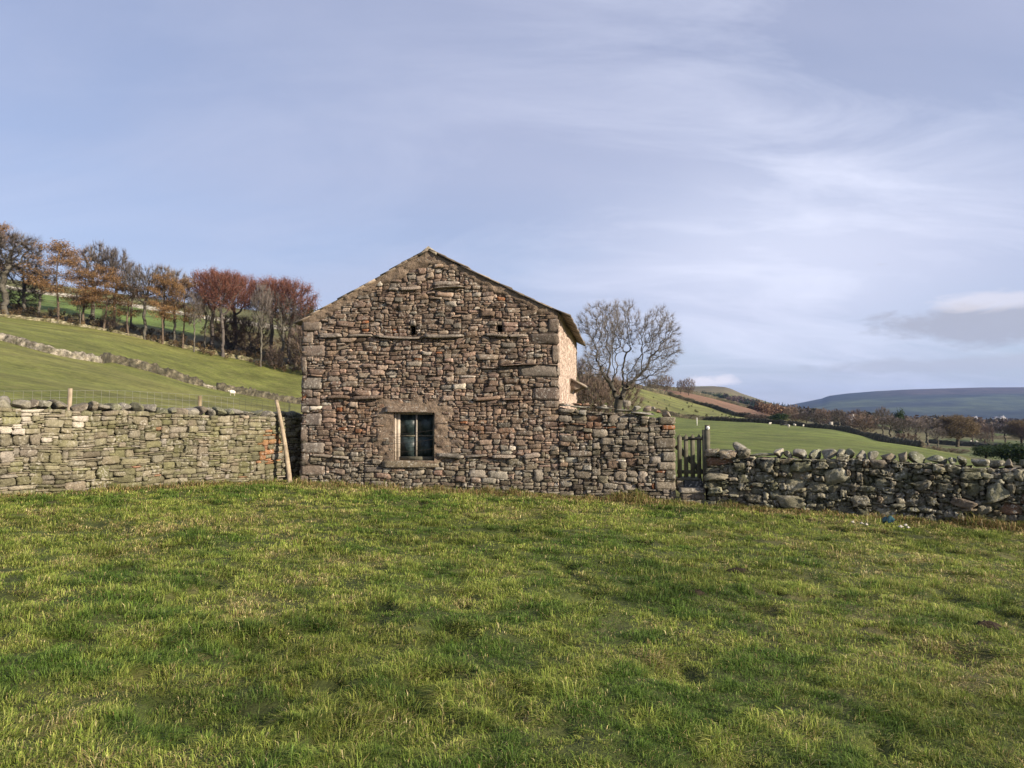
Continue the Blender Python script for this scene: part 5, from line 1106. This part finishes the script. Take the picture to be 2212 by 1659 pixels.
# low brown bramble and dead bracken along the wood floor
sp = [(*gp(px, Y)[:2], gp(px, Y)[2]) for px, Y in [(rg.uniform(-60, 660), rg.uniform(204, 228)) for _ in range(170)]+[(rg.uniform(430, 670), rg.uniform(214, 285)) for _ in range(130)]]
wood_stuff('undergrowth', 'brown bramble and dead bracken on the wood floor', sp, 1.9, [(.11, .075, .04), (.14, .10, .05), (.08, .065, .035)], 8)
# ---------------------------------------------------------------- sheep
def sheep_mesh():
    me = bpy.data.meshes.new('sheep'); 
    vs_ = [(0, 0, .62), (.28, 0, .64), (-.26, 0, .64), (-.46, 0, .60), (.46, 0, .74), (.60, 0, .80), (.76, 0, .74)]
    ed = [(0, 1), (0, 2), (2, 3), (1, 4), (4, 5), (5, 6)]; rad = [.27, .25, .27, .17, .15, .10, .055]
    for sx, k in ((.27, 1), (-.30, 2)):
        for sy in (-.13, .13):
            b = len(vs_); vs_ += [(sx, sy, .42), (sx+.02, sy, .22), (sx, sy, .02)]; ed += [(k, b), (b, b+1), (b+1, b+2)]; rad += [.085, .045, .035]
    b = len(vs_); vs_ += [(.57, .12, .84), (.57, -.12, .84)]; ed += [(5, b), (5, b+1)]; rad += [.03, .03]
    me.from_pydata(vs_, ed, []); o = bpy.data.objects.new('sheep', me); COL.objects.link(o); sk = o.modifiers.new('skin', 'SKIN'); o.modifiers.new('sub', 'SUBSURF').levels = 1
    for i, r in enumerate(rad): me.skin_vertices[0].data[i].radius = (r, r)
    me.skin_vertices[0].data[0].use_root = True
    bpy.context.view_layer.update(); dg = bpy.context.evaluated_depsgraph_get(); nm = bpy.data.meshes.new_from_object(o.evaluated_get(dg)); o.modifiers.clear(); o.data = nm
    nm.materials.clear(); nm.materials.append(M['wool']); nm.materials.append(M['sheepface'])
    for p in nm.polygons:
        c = p.center
        if c.x > .62 or c.z < .30: p.material_index = 1
        p.use_smooth = True
    return o
SH = sheep_mesh()
for k, (px, Y, a, s, lb) in enumerate(((502, 138, 3.3, 1.25, 'white sheep grazing below the dark wall on the left hillside'), (1662, 190, .4, .85, 'sheep furthest left in the green field beyond the gate'), (1703, 165, 1.5, .85, 'nearest sheep facing the camera in the green gate field'),
        (1716, 192, 1.9, .85, 'middle sheep of the three by the dark feeder'), (1734, 190, 1.2, .85, 'sheep furthest right in the green gate field'), 
        (2095, 330, .3, 1.1, 'left sheep of the distant pair in the valley field'), (2108, 328, 3., 1.1, 'right sheep of the distant pair in the valley field'))):
    o = SH if k == 0 else SH.copy()
    if k: COL.objects.link(o)
    o.location = gp(px, Y, -.02); o.rotation_euler = (0, 0, a); o.scale = (s, s, s); tag(o, lb, 'sheep', 'grazing sheep')
# ---------------------------------------------------------------- far houses
def house(px, Y, w_, d_, h, rot, wallc, roofc, label, cat_='house', dz=0):
    x, y, z = gp(px, Y, dz); e = empty('farmhouse', label, cat_, (x, y, z), 'far farm buildings'); e.rotation_euler = (0, 0, rot)
    m_ = MB(); m_.box((0, 0, h/2-.5), (w_/2, d_/2, h/2+.5), None, wallc); m_.add([(-w_/2, -d_/2, h), (-w_/2, d_/2, h), (-w_/2, 0, h+d_*.38), (w_/2, -d_/2, h), (w_/2, d_/2, h), (w_/2, 0, h+d_*.38)], None, [[0, 2, 1], [3, 4, 5]], wallc); m_.build('wall', M['twig'], e)
    m_ = MB(); 
    for s_ in (-1, 1): m_.box((0, s_*d_*.27, h+d_*.38*.5+.1), (w_/2+.3, d_*.33, .12), [(1, 0, 0), (0, math.cos(.65*-s_), math.sin(.65*-s_)), (0, -math.sin(.65*-s_), math.cos(.65*-s_))], roofc)
    m_.box((w_*.35, 0, h+d_*.45), (.5, .4, .9), None, wallc); m_.build('roof', M['twig'], e)
    for k in range(3):
        m_ = MB(); m_.box((-w_*.3+k*w_*.3, -d_/2-.03, h*.6), (.5, .05, .6), None, (.03, .03, .04)); m_.build('window', M['glass'], e)
house(1836, 470, 6, 4.5, 3, .3, (.30, .285, .26), (.12, .12, .13), 'white farmhouse among the bare trees below the moor', dz=2)
house(1849, 520, 5, 4, 2.6, -.3, (.26, .25, .22), (.10, .10, .11), 'small pale outbuilding right of the white farmhouse', 'outbuilding', 1.5)
house(1687, 420, 3.6, 2.6, 1.6, .2, (.22, .20, .17), (.24, .25, .27), 'grey-roofed field barn below the orange larches', 'barn')
house(1792, 240, 1.3, 1.3, .9, .5, (.28, .26, .23), (.10, .09, .07), 'tiny pale shelter in the valley field beside the wall', 'shelter', .6)
house(2103, 1500, 14, 8, 6, .2, (.6, .58, .55), (.2, .2, .22), 'left white house of the far village under the moor', dz=4)
house(2150, 1550, 16, 8, 6, -.2, (.55, .54, .52), (.2, .2, .22), 'middle white house of the far village under the moor', dz=4)
house(2162, 1520, 12, 8, 7, .1, (.6, .58, .55), (.2, .2, .22), 'right white house of the far village under the moor', dz=4)
x, y, z = gp(1505, 150); e = empty('white_post', 'pale marker post standing at the far edge of the gate field', 'post', (x, y, z)); 
m_ = MB(); m_.tube((0, 0, -.1), (0, 0, 1.6), .09, .08, 8, col=(.6, .58, .52)); m_.tube((0, 0, 1.6), (0, 0, 1.68), .08, .03, 8, col=(.6, .58, .52)); m_.build('post_shaft', M['twig'], e)
# ---------------------------------------------------------------- grass
def wallY(x):   # the line the near grass runs up to, as depth for a given x
    x = np.asarray(x, float)
    yl = L0[1]+(x-L0[0])*LD[1]/LD[0]; yb = A0[1]+(x-A0[0])*D[1]/D[0]; yr = RA[1]+(x-RA[0])*RD[1]/RD[0]
    return np.where(x < A0[0], np.minimum(yl, 16.8), np.where(x < 3.35, yb, yr))
gr = np.random.default_rng(99)
def scatter(n, y0, y1, dens=95):
    """blades gathered in little tufts: root positions, outward direction, tuft id randoms"""
    area = .95*(y1*y1-y0*y0)+3*(y1-y0); nt_ = int(area*dens)
    u = gr.random(nt_); ty = np.sqrt(y0*y0+(y1*y1-y0*y0)*u); tx = gr.uniform(-.95, .95, nt_)*ty+gr.uniform(-1.5, 1.5, nt_)
    R = np.stack([gr.random(nt_), gr.random(nt_), gr.lognormal(0, .32, nt_)], 1)
    k = gr.integers(0, nt_, n); sg_ = .034*R[k, 2]; dx, dy = gr.normal(0, 1, n)*sg_, gr.normal(0, 1, n)*sg_
    loose = gr.random(n) < .25; dx[loose] += gr.normal(0, .12, int(loose.sum())); dy[loose] += gr.normal(0, .12, int(loose.sum()))
    x, y = tx[k]+dx, ty[k]+dy; ok = (y < wallY(x)+.02) & (y > 2.3)
    for (sx, sy, r) in SOIL: ok &= np.hypot((x-sx)/1.35, y-sy) > r*.75
    return x[ok], y[ok], np.arctan2(dy, dx)[ok], R[k][ok], (np.hypot(dx, dy)/.05)[ok]
def blades(x, y, hs, ws, lean, cfun, droop=1.0, tuft=None):
    n = len(x); z = Tz(x, y); az_ = gr.uniform(0, 6.283, n) if tuft is None else tuft[0]+gr.normal(0, 1.3, n); c = cfun(x, y, n) if tuft is None else cfun(x, y, n, tuft[1]); dryb = c[:, 0] > c[:, 1]*1.05; lean = lean*np.where(dryb, 1.25, 1.0); hs = hs*np.where(dryb, .85, 1.0)
    cl = fbm(x*3.3, y*3.3, 0, 71, 3); tus = smooth(.05, .55, fbm(x*2.2, y*2.2, 0, 75, 2)); lo = smooth(0, -.4, fbm(x*3.4, y*3.4, 0, 76, 2))
    pit = fbm(x*6.5, y*6.5, 0, 79, 2); h = hs*np.clip(1+.5*cl+.5*tus-.1*lo+.9*pit, .6, 2.3)*(1. if tuft is None else np.clip(tuft[1][:, 2], .55, 1.9)); lean = lean if tuft is None else lean*np.clip(.35+.8*tuft[2], .3, 1.5)*gr.uniform(.45, 1.35, n); w_ = ws*gr.uniform(.6, 1.3, n)
    wind = 2.6+2.2*fbm(x*4, y*4, 0, 78, 2)*3; ld = np.stack([np.cos(az_)*1.0+.45*np.cos(wind), np.sin(az_)*1.0+.45*np.sin(wind)], 1)
    ll = h*lean*gr.uniform(.2, 1.5, n); up = np.sqrt(np.maximum(h*h-(ll*.68)**2, (h*.22)**2))
    fl = gr.random(n) < .22; up = np.where(fl, h*gr.uniform(.10, .45, n), up); ll = np.where(fl, h*gr.uniform(.5, .85, n), np.minimum(ll, h*1.1))
    side = np.stack([-np.sin(az_+.4), np.cos(az_+.4)], 1)*w_[:, None]/2
    b = np.stack([x, y, z-.008], 1); m_ = b+np.stack([ld[:, 0]*ll*.32, ld[:, 1]*ll*.32, up*.62], 1); t = b+np.stack([ld[:, 0]*ll, ld[:, 1]*ll, up*np.maximum(1-.25*droop*lean, .45)], 1)
    s3 = np.concatenate([side, np.zeros((n, 1))], 1)
    V = np.stack([b-s3, b+s3, m_-s3*.85, m_+s3*.85, t], 1).reshape(-1, 3); i = np.arange(n)[:, None]*5
    Q = i+np.array([[0, 1, 3, 2]]); T = i+np.array([[2, 3, 4]])
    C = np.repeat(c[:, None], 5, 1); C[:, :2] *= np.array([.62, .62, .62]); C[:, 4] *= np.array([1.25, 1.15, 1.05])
    return V, Q, T, C.reshape(-1, 3)
GCOL = GSC*np.array([(.175, .222, .038), (.218, .252, .050), (.13, .185, .030), (.265, .275, .075)]); SCOL = GSC*np.array([(.38, .32, .14), (.30, .25, .10), (.46, .39, .20), (.25, .18, .08)])
def gcf(x, y, n, R):
    p = .7*fbm(x*.6, y*.6, 0, 81, 3)+.9*fbm(x*2.8, y*2.8, 0, 82, 3); lush = smooth(.0, .5, -p); dry = smooth(-.15, .6, p)
    edge = smooth(1.8, .2, wallY(x)-y); fr = .15+.34*dry+.30*edge; s = (gr.random(n)*.55+R[:, 0]*.45) < fr+.06
    g_ = GCOL[gr.integers(0, 4, n)]*(1-.52*lush[:, None]*np.array([1.15, .85, 1]))*(1-.30*smooth(-.05, .5, fbm(x*.75+9, y*.75, 0, 85, 3)+.12*(x > .2))[:, None]); d_ = SCOL[gr.integers(0, 4, n)]; c = np.where(s[:, None], d_, g_)
    return c*gr.lognormal(0, .14, (n, 1))*(.68+.6*R[:, 1:2])
Vs, Qs, Ts, Cs = [], [], [], []; n0 = 0
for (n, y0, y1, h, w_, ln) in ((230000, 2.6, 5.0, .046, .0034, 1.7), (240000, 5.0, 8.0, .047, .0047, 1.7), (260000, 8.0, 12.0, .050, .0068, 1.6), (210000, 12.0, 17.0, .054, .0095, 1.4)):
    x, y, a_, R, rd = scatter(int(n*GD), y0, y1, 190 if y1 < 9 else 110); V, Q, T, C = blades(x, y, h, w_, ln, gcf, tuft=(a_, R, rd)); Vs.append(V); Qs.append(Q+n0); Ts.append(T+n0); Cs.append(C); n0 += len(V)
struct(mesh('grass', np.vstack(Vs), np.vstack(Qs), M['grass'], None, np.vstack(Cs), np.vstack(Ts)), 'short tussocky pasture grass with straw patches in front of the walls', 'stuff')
# long dry grass along the wall foot and in loose tufts
def dcf(x, y, n): return np.array([(.36, .27, .12), (.30, .20, .09), (.24, .15, .07), (.42, .34, .18), (.16, .17, .05), (.12, .15, .03)])[gr.integers(0, 6, n)]*gr.lognormal(0, .2, (n, 1))
n = 75000; x = gr.uniform(-12, 13, n); off = np.abs(gr.normal(0, .28, n)); y = wallY(x)-.10-off; dens = np.clip(.6+.9*fbm(x*.8, x*0, 0, 91, 3)+.25*(x > 3), 0.1, 1); k = (gr.random(n) < dens) & (y > 8) & ~((x > -5.3) & (x < -4.6) & (y > 15.4)); x, y = x[k], y[k]
hh = .10+.12*np.clip(fbm(x*1.5, x*0, 0, 92, 2)+.25, 0, 1)
V, Q, T, C = blades(x, y, hh, .009, .9, dcf)
struct(mesh('long_grass', V, Q, M['grass'], None, C, T), 'long dry straw-coloured grass along the foot of the walls', 'stuff')
xs_, ys_ = [], []
for k in range(70):
    Y = gr.uniform(3.2, 12.5); x0 = gr.uniform(-.7, .7)*Y; r = gr.uniform(.04, .12); m_ = 130; xs_.append(x0+gr.normal(0, r, m_)); ys_.append(Y+gr.normal(0, r*.8, m_))
x = np.concatenate(xs_); y = np.concatenate(ys_); k = y < wallY(x)-.1; x, y = x[k], y[k]
def tcf(x, y, n): return np.array([(.10, .155, .03), (.12, .175, .035), (.08, .13, .025)])[gr.integers(0, 3, n)]*gr.lognormal(0, .15, (n, 1))
V, Q, T, C = blades(x, y, .075, .0050, 1.1, tcf)
struct(mesh('grass_tufts', V, Q, M['grass'], None, C, T), 'darker lush grass tufts scattered over the pasture', 'stuff')
# ---------------------------------------------------------------- sun, sky, air, camera
SD = Vector((.85, -.53, 0)).normalized(); EL = math.radians(21); AZS = math.atan2(SD.x, SD.y)
sd = Vector((SD.x*math.cos(EL), SD.y*math.cos(EL), math.sin(EL)))
l = bpy.data.lights.new('sun', 'SUN'); l.energy = 5.0; l.angle = math.radians(.5); l.color = (1.0, .87, .70)
so = bpy.data.objects.new('sun', l); COL.objects.link(so); so.rotation_euler = sd.to_track_quat('Z', 'Y').to_euler(); so.location = (20, -15, 30)
w = bpy.data.worlds.new('World'); SC.world = w; w.use_nodes = True; nt = w.node_tree; bg = nt.nodes['Background']
sky = N(nt, 'ShaderNodeTexSky', sky_type='NISHITA'); sky.sun_disc = False; sky.sun_elevation = EL; sky.sun_rotation = AZS; sky.air_density = 1.0; sky.dust_density = 1.0; sky.ozone_density = 2.2; sky.altitude = 200
tc = N(nt, 'ShaderNodeTexCoord'); sep = N(nt, 'ShaderNodeSeparateXYZ'); nt.links.new(tc.outputs['Generated'], sep.inputs[0])
# direction -> flat cloud sheet
zc = math_(nt, 'ADD', math_(nt, 'MAXIMUM', sep.outputs[2], 0.0), .30)
cx = math_(nt, 'DIVIDE', sep.outputs[0], zc); cy = math_(nt, 'DIVIDE', sep.outputs[1], zc)
cmb = N(nt, 'ShaderNodeCombineXYZ'); nt.links.new(cx, cmb.inputs[0]); nt.links.new(cy, cmb.inputs[1])
def mp(vec, rot, sc, locn=(0, 0, 0)):
    n = N(nt, 'ShaderNodeMapping'); n.inputs['Rotation'].default_value = (0, 0, rot); n.inputs['Scale'].default_value = sc; n.inputs['Location'].default_value = locn; nt.links.new(vec, n.inputs[0]); return n.outputs[0]
veil = noise(nt, 1., 5, .5, mp(cmb.outputs[0], .5, (.8, 1.3, 1), (2.2, .6, 0)), .6)
cir = noise(nt, 1., 8, .62, mp(cmb.outputs[0], .35, (1.3, 3.2, 1), (.3, 2.1, 0)), .7)
veil_m = math_(nt, 'MULTIPLY', ramp(nt, veil, [(.25, .25), (.70, 1.)]), .72)
cir_m = math_(nt, 'MULTIPLY', ramp(nt, cir, [(.44, 0.), (.74, 1.)]), .40)
# cirrus is thickest to the right of the barn
azn = math_(nt, 'ARCTAN2', sep.outputs[0], sep.outputs[1])
elv = math_(nt, 'ARCSINE', sep.outputs[2])
def bell(v, c, wd):
    a = math_(nt, 'DIVIDE', math_(nt, 'SUBTRACT', v, c), wd); return math_(nt, 'POWER', 2.718, math_(nt, 'MULTIPLY', math_(nt, 'MULTIPLY', a, a), -1.0))
cir_m = math_(nt, 'MULTIPLY', cir_m, math_(nt, 'ADD', math_(nt, 'MULTIPLY', bell(azn, .36, .34), 1.0), .25))
glow = math_(nt, 'MULTIPLY', math_(nt, 'MULTIPLY', bell(azn, .36, .24), bell(elv, .20, .12)), .55)
K_ = 5.15
base = mix(nt, .30, mix(nt, 1., sky.outputs[0], (.80, .76, .80), 'MULTIPLY'), (K_*.45, K_*.50, K_*.72))
lav = (K_*.56, K_*.585, K_*.765); wht = (K_*.92, K_*.95, K_*1.12)
c = mix(nt, veil_m, base, lav)
c = mix(nt, math_(nt, 'MINIMUM', math_(nt, 'ADD', cir_m, glow), .85), c, wht)
# low cumulus banks above the moor
ce = N(nt, 'ShaderNodeCombineXYZ'); nt.links.new(azn, ce.inputs[0]); nt.links.new(elv, ce.inputs[1])
cu = noise(nt, 1., 9, .64, mp(ce.outputs[0], 0, (13, 34, 1), (1.1, .35, 0)), .3)
def cloudmask(azc, aw, ec, ew, thr):
    m_ = math_(nt, 'MULTIPLY', bell(azn, azc, aw), bell(elv, ec, ew)); return ramp(nt, math_(nt, 'ADD', cu, math_(nt, 'MULTIPLY', m_, .55)), [(thr-.04, 0.), (thr+.16, 1.)])
band = cloudmask(.59, .15, .108, .024, .72); band2 = cloudmask(.56, .17, .060, .012, .76); lit = cloudmask(.262, .055, .047, .013, .84); top_ = cloudmask(.585, .08, .130, .013, .74)
c = mix(nt, math_(nt, 'MULTIPLY', band2, .75), c, (K_*.55, K_*.57, K_*.66))
c = mix(nt, math_(nt, 'MULTIPLY', band, .88), c, (K_*.47, K_*.48, K_*.56))
c = mix(nt, math_(nt, 'MULTIPLY', top_, .42), c, (K_*1.02, K_*.94, K_*.96))
c = mix(nt, math_(nt, 'MULTIPLY', lit, .8), c, (K_*1.05, K_*.98, K_*1.02))
nt.links.new(c, bg.inputs[0]); bg.inputs[1].default_value = .11
# air
if HAZE:
    m_ = MB(); m_.box((0, 3300, 160), (7500, 6500, 240)); o = m_.build('haze', None); struct(o, 'pale blue air filling the valley', 'stuff')
    hm = bpy.data.materials.new('air'); hm.use_nodes = True; t = hm.node_tree; t.nodes.remove(t.nodes['Principled BSDF']); pv = t.nodes.new('ShaderNodeVolumePrincipled')
    pv.inputs['Color'].default_value = (.30, .50, 1.0, 1); pv.inputs['Density'].default_value = HAZE; pv.inputs['Anisotropy'].default_value = .2; t.links.new(pv.outputs[0], t.nodes['Material Output'].inputs['Volume']); o.data.materials.append(hm)
cam = bpy.data.cameras.new('camera'); co = bpy.data.objects.new('camera', cam); COL.objects.link(co); SC.camera = co
cam.sensor_width = 36; cam.lens = 36*1600/2212; cam.clip_end = 20000; cam.clip_start = .05
co.location = (0, 0, CZ); co.rotation_euler = (math.pi/2+TH, 0, 0)
vs = SC.view_settings; vs.view_transform = 'Standard'; vs.look = 'None'; vs.gamma = 1; vs.exposure = EXPO
SC.cycles.max_bounces = 6; SC.cycles.volume_bounces = 0; SC.cycles.transparent_max_bounces = 8
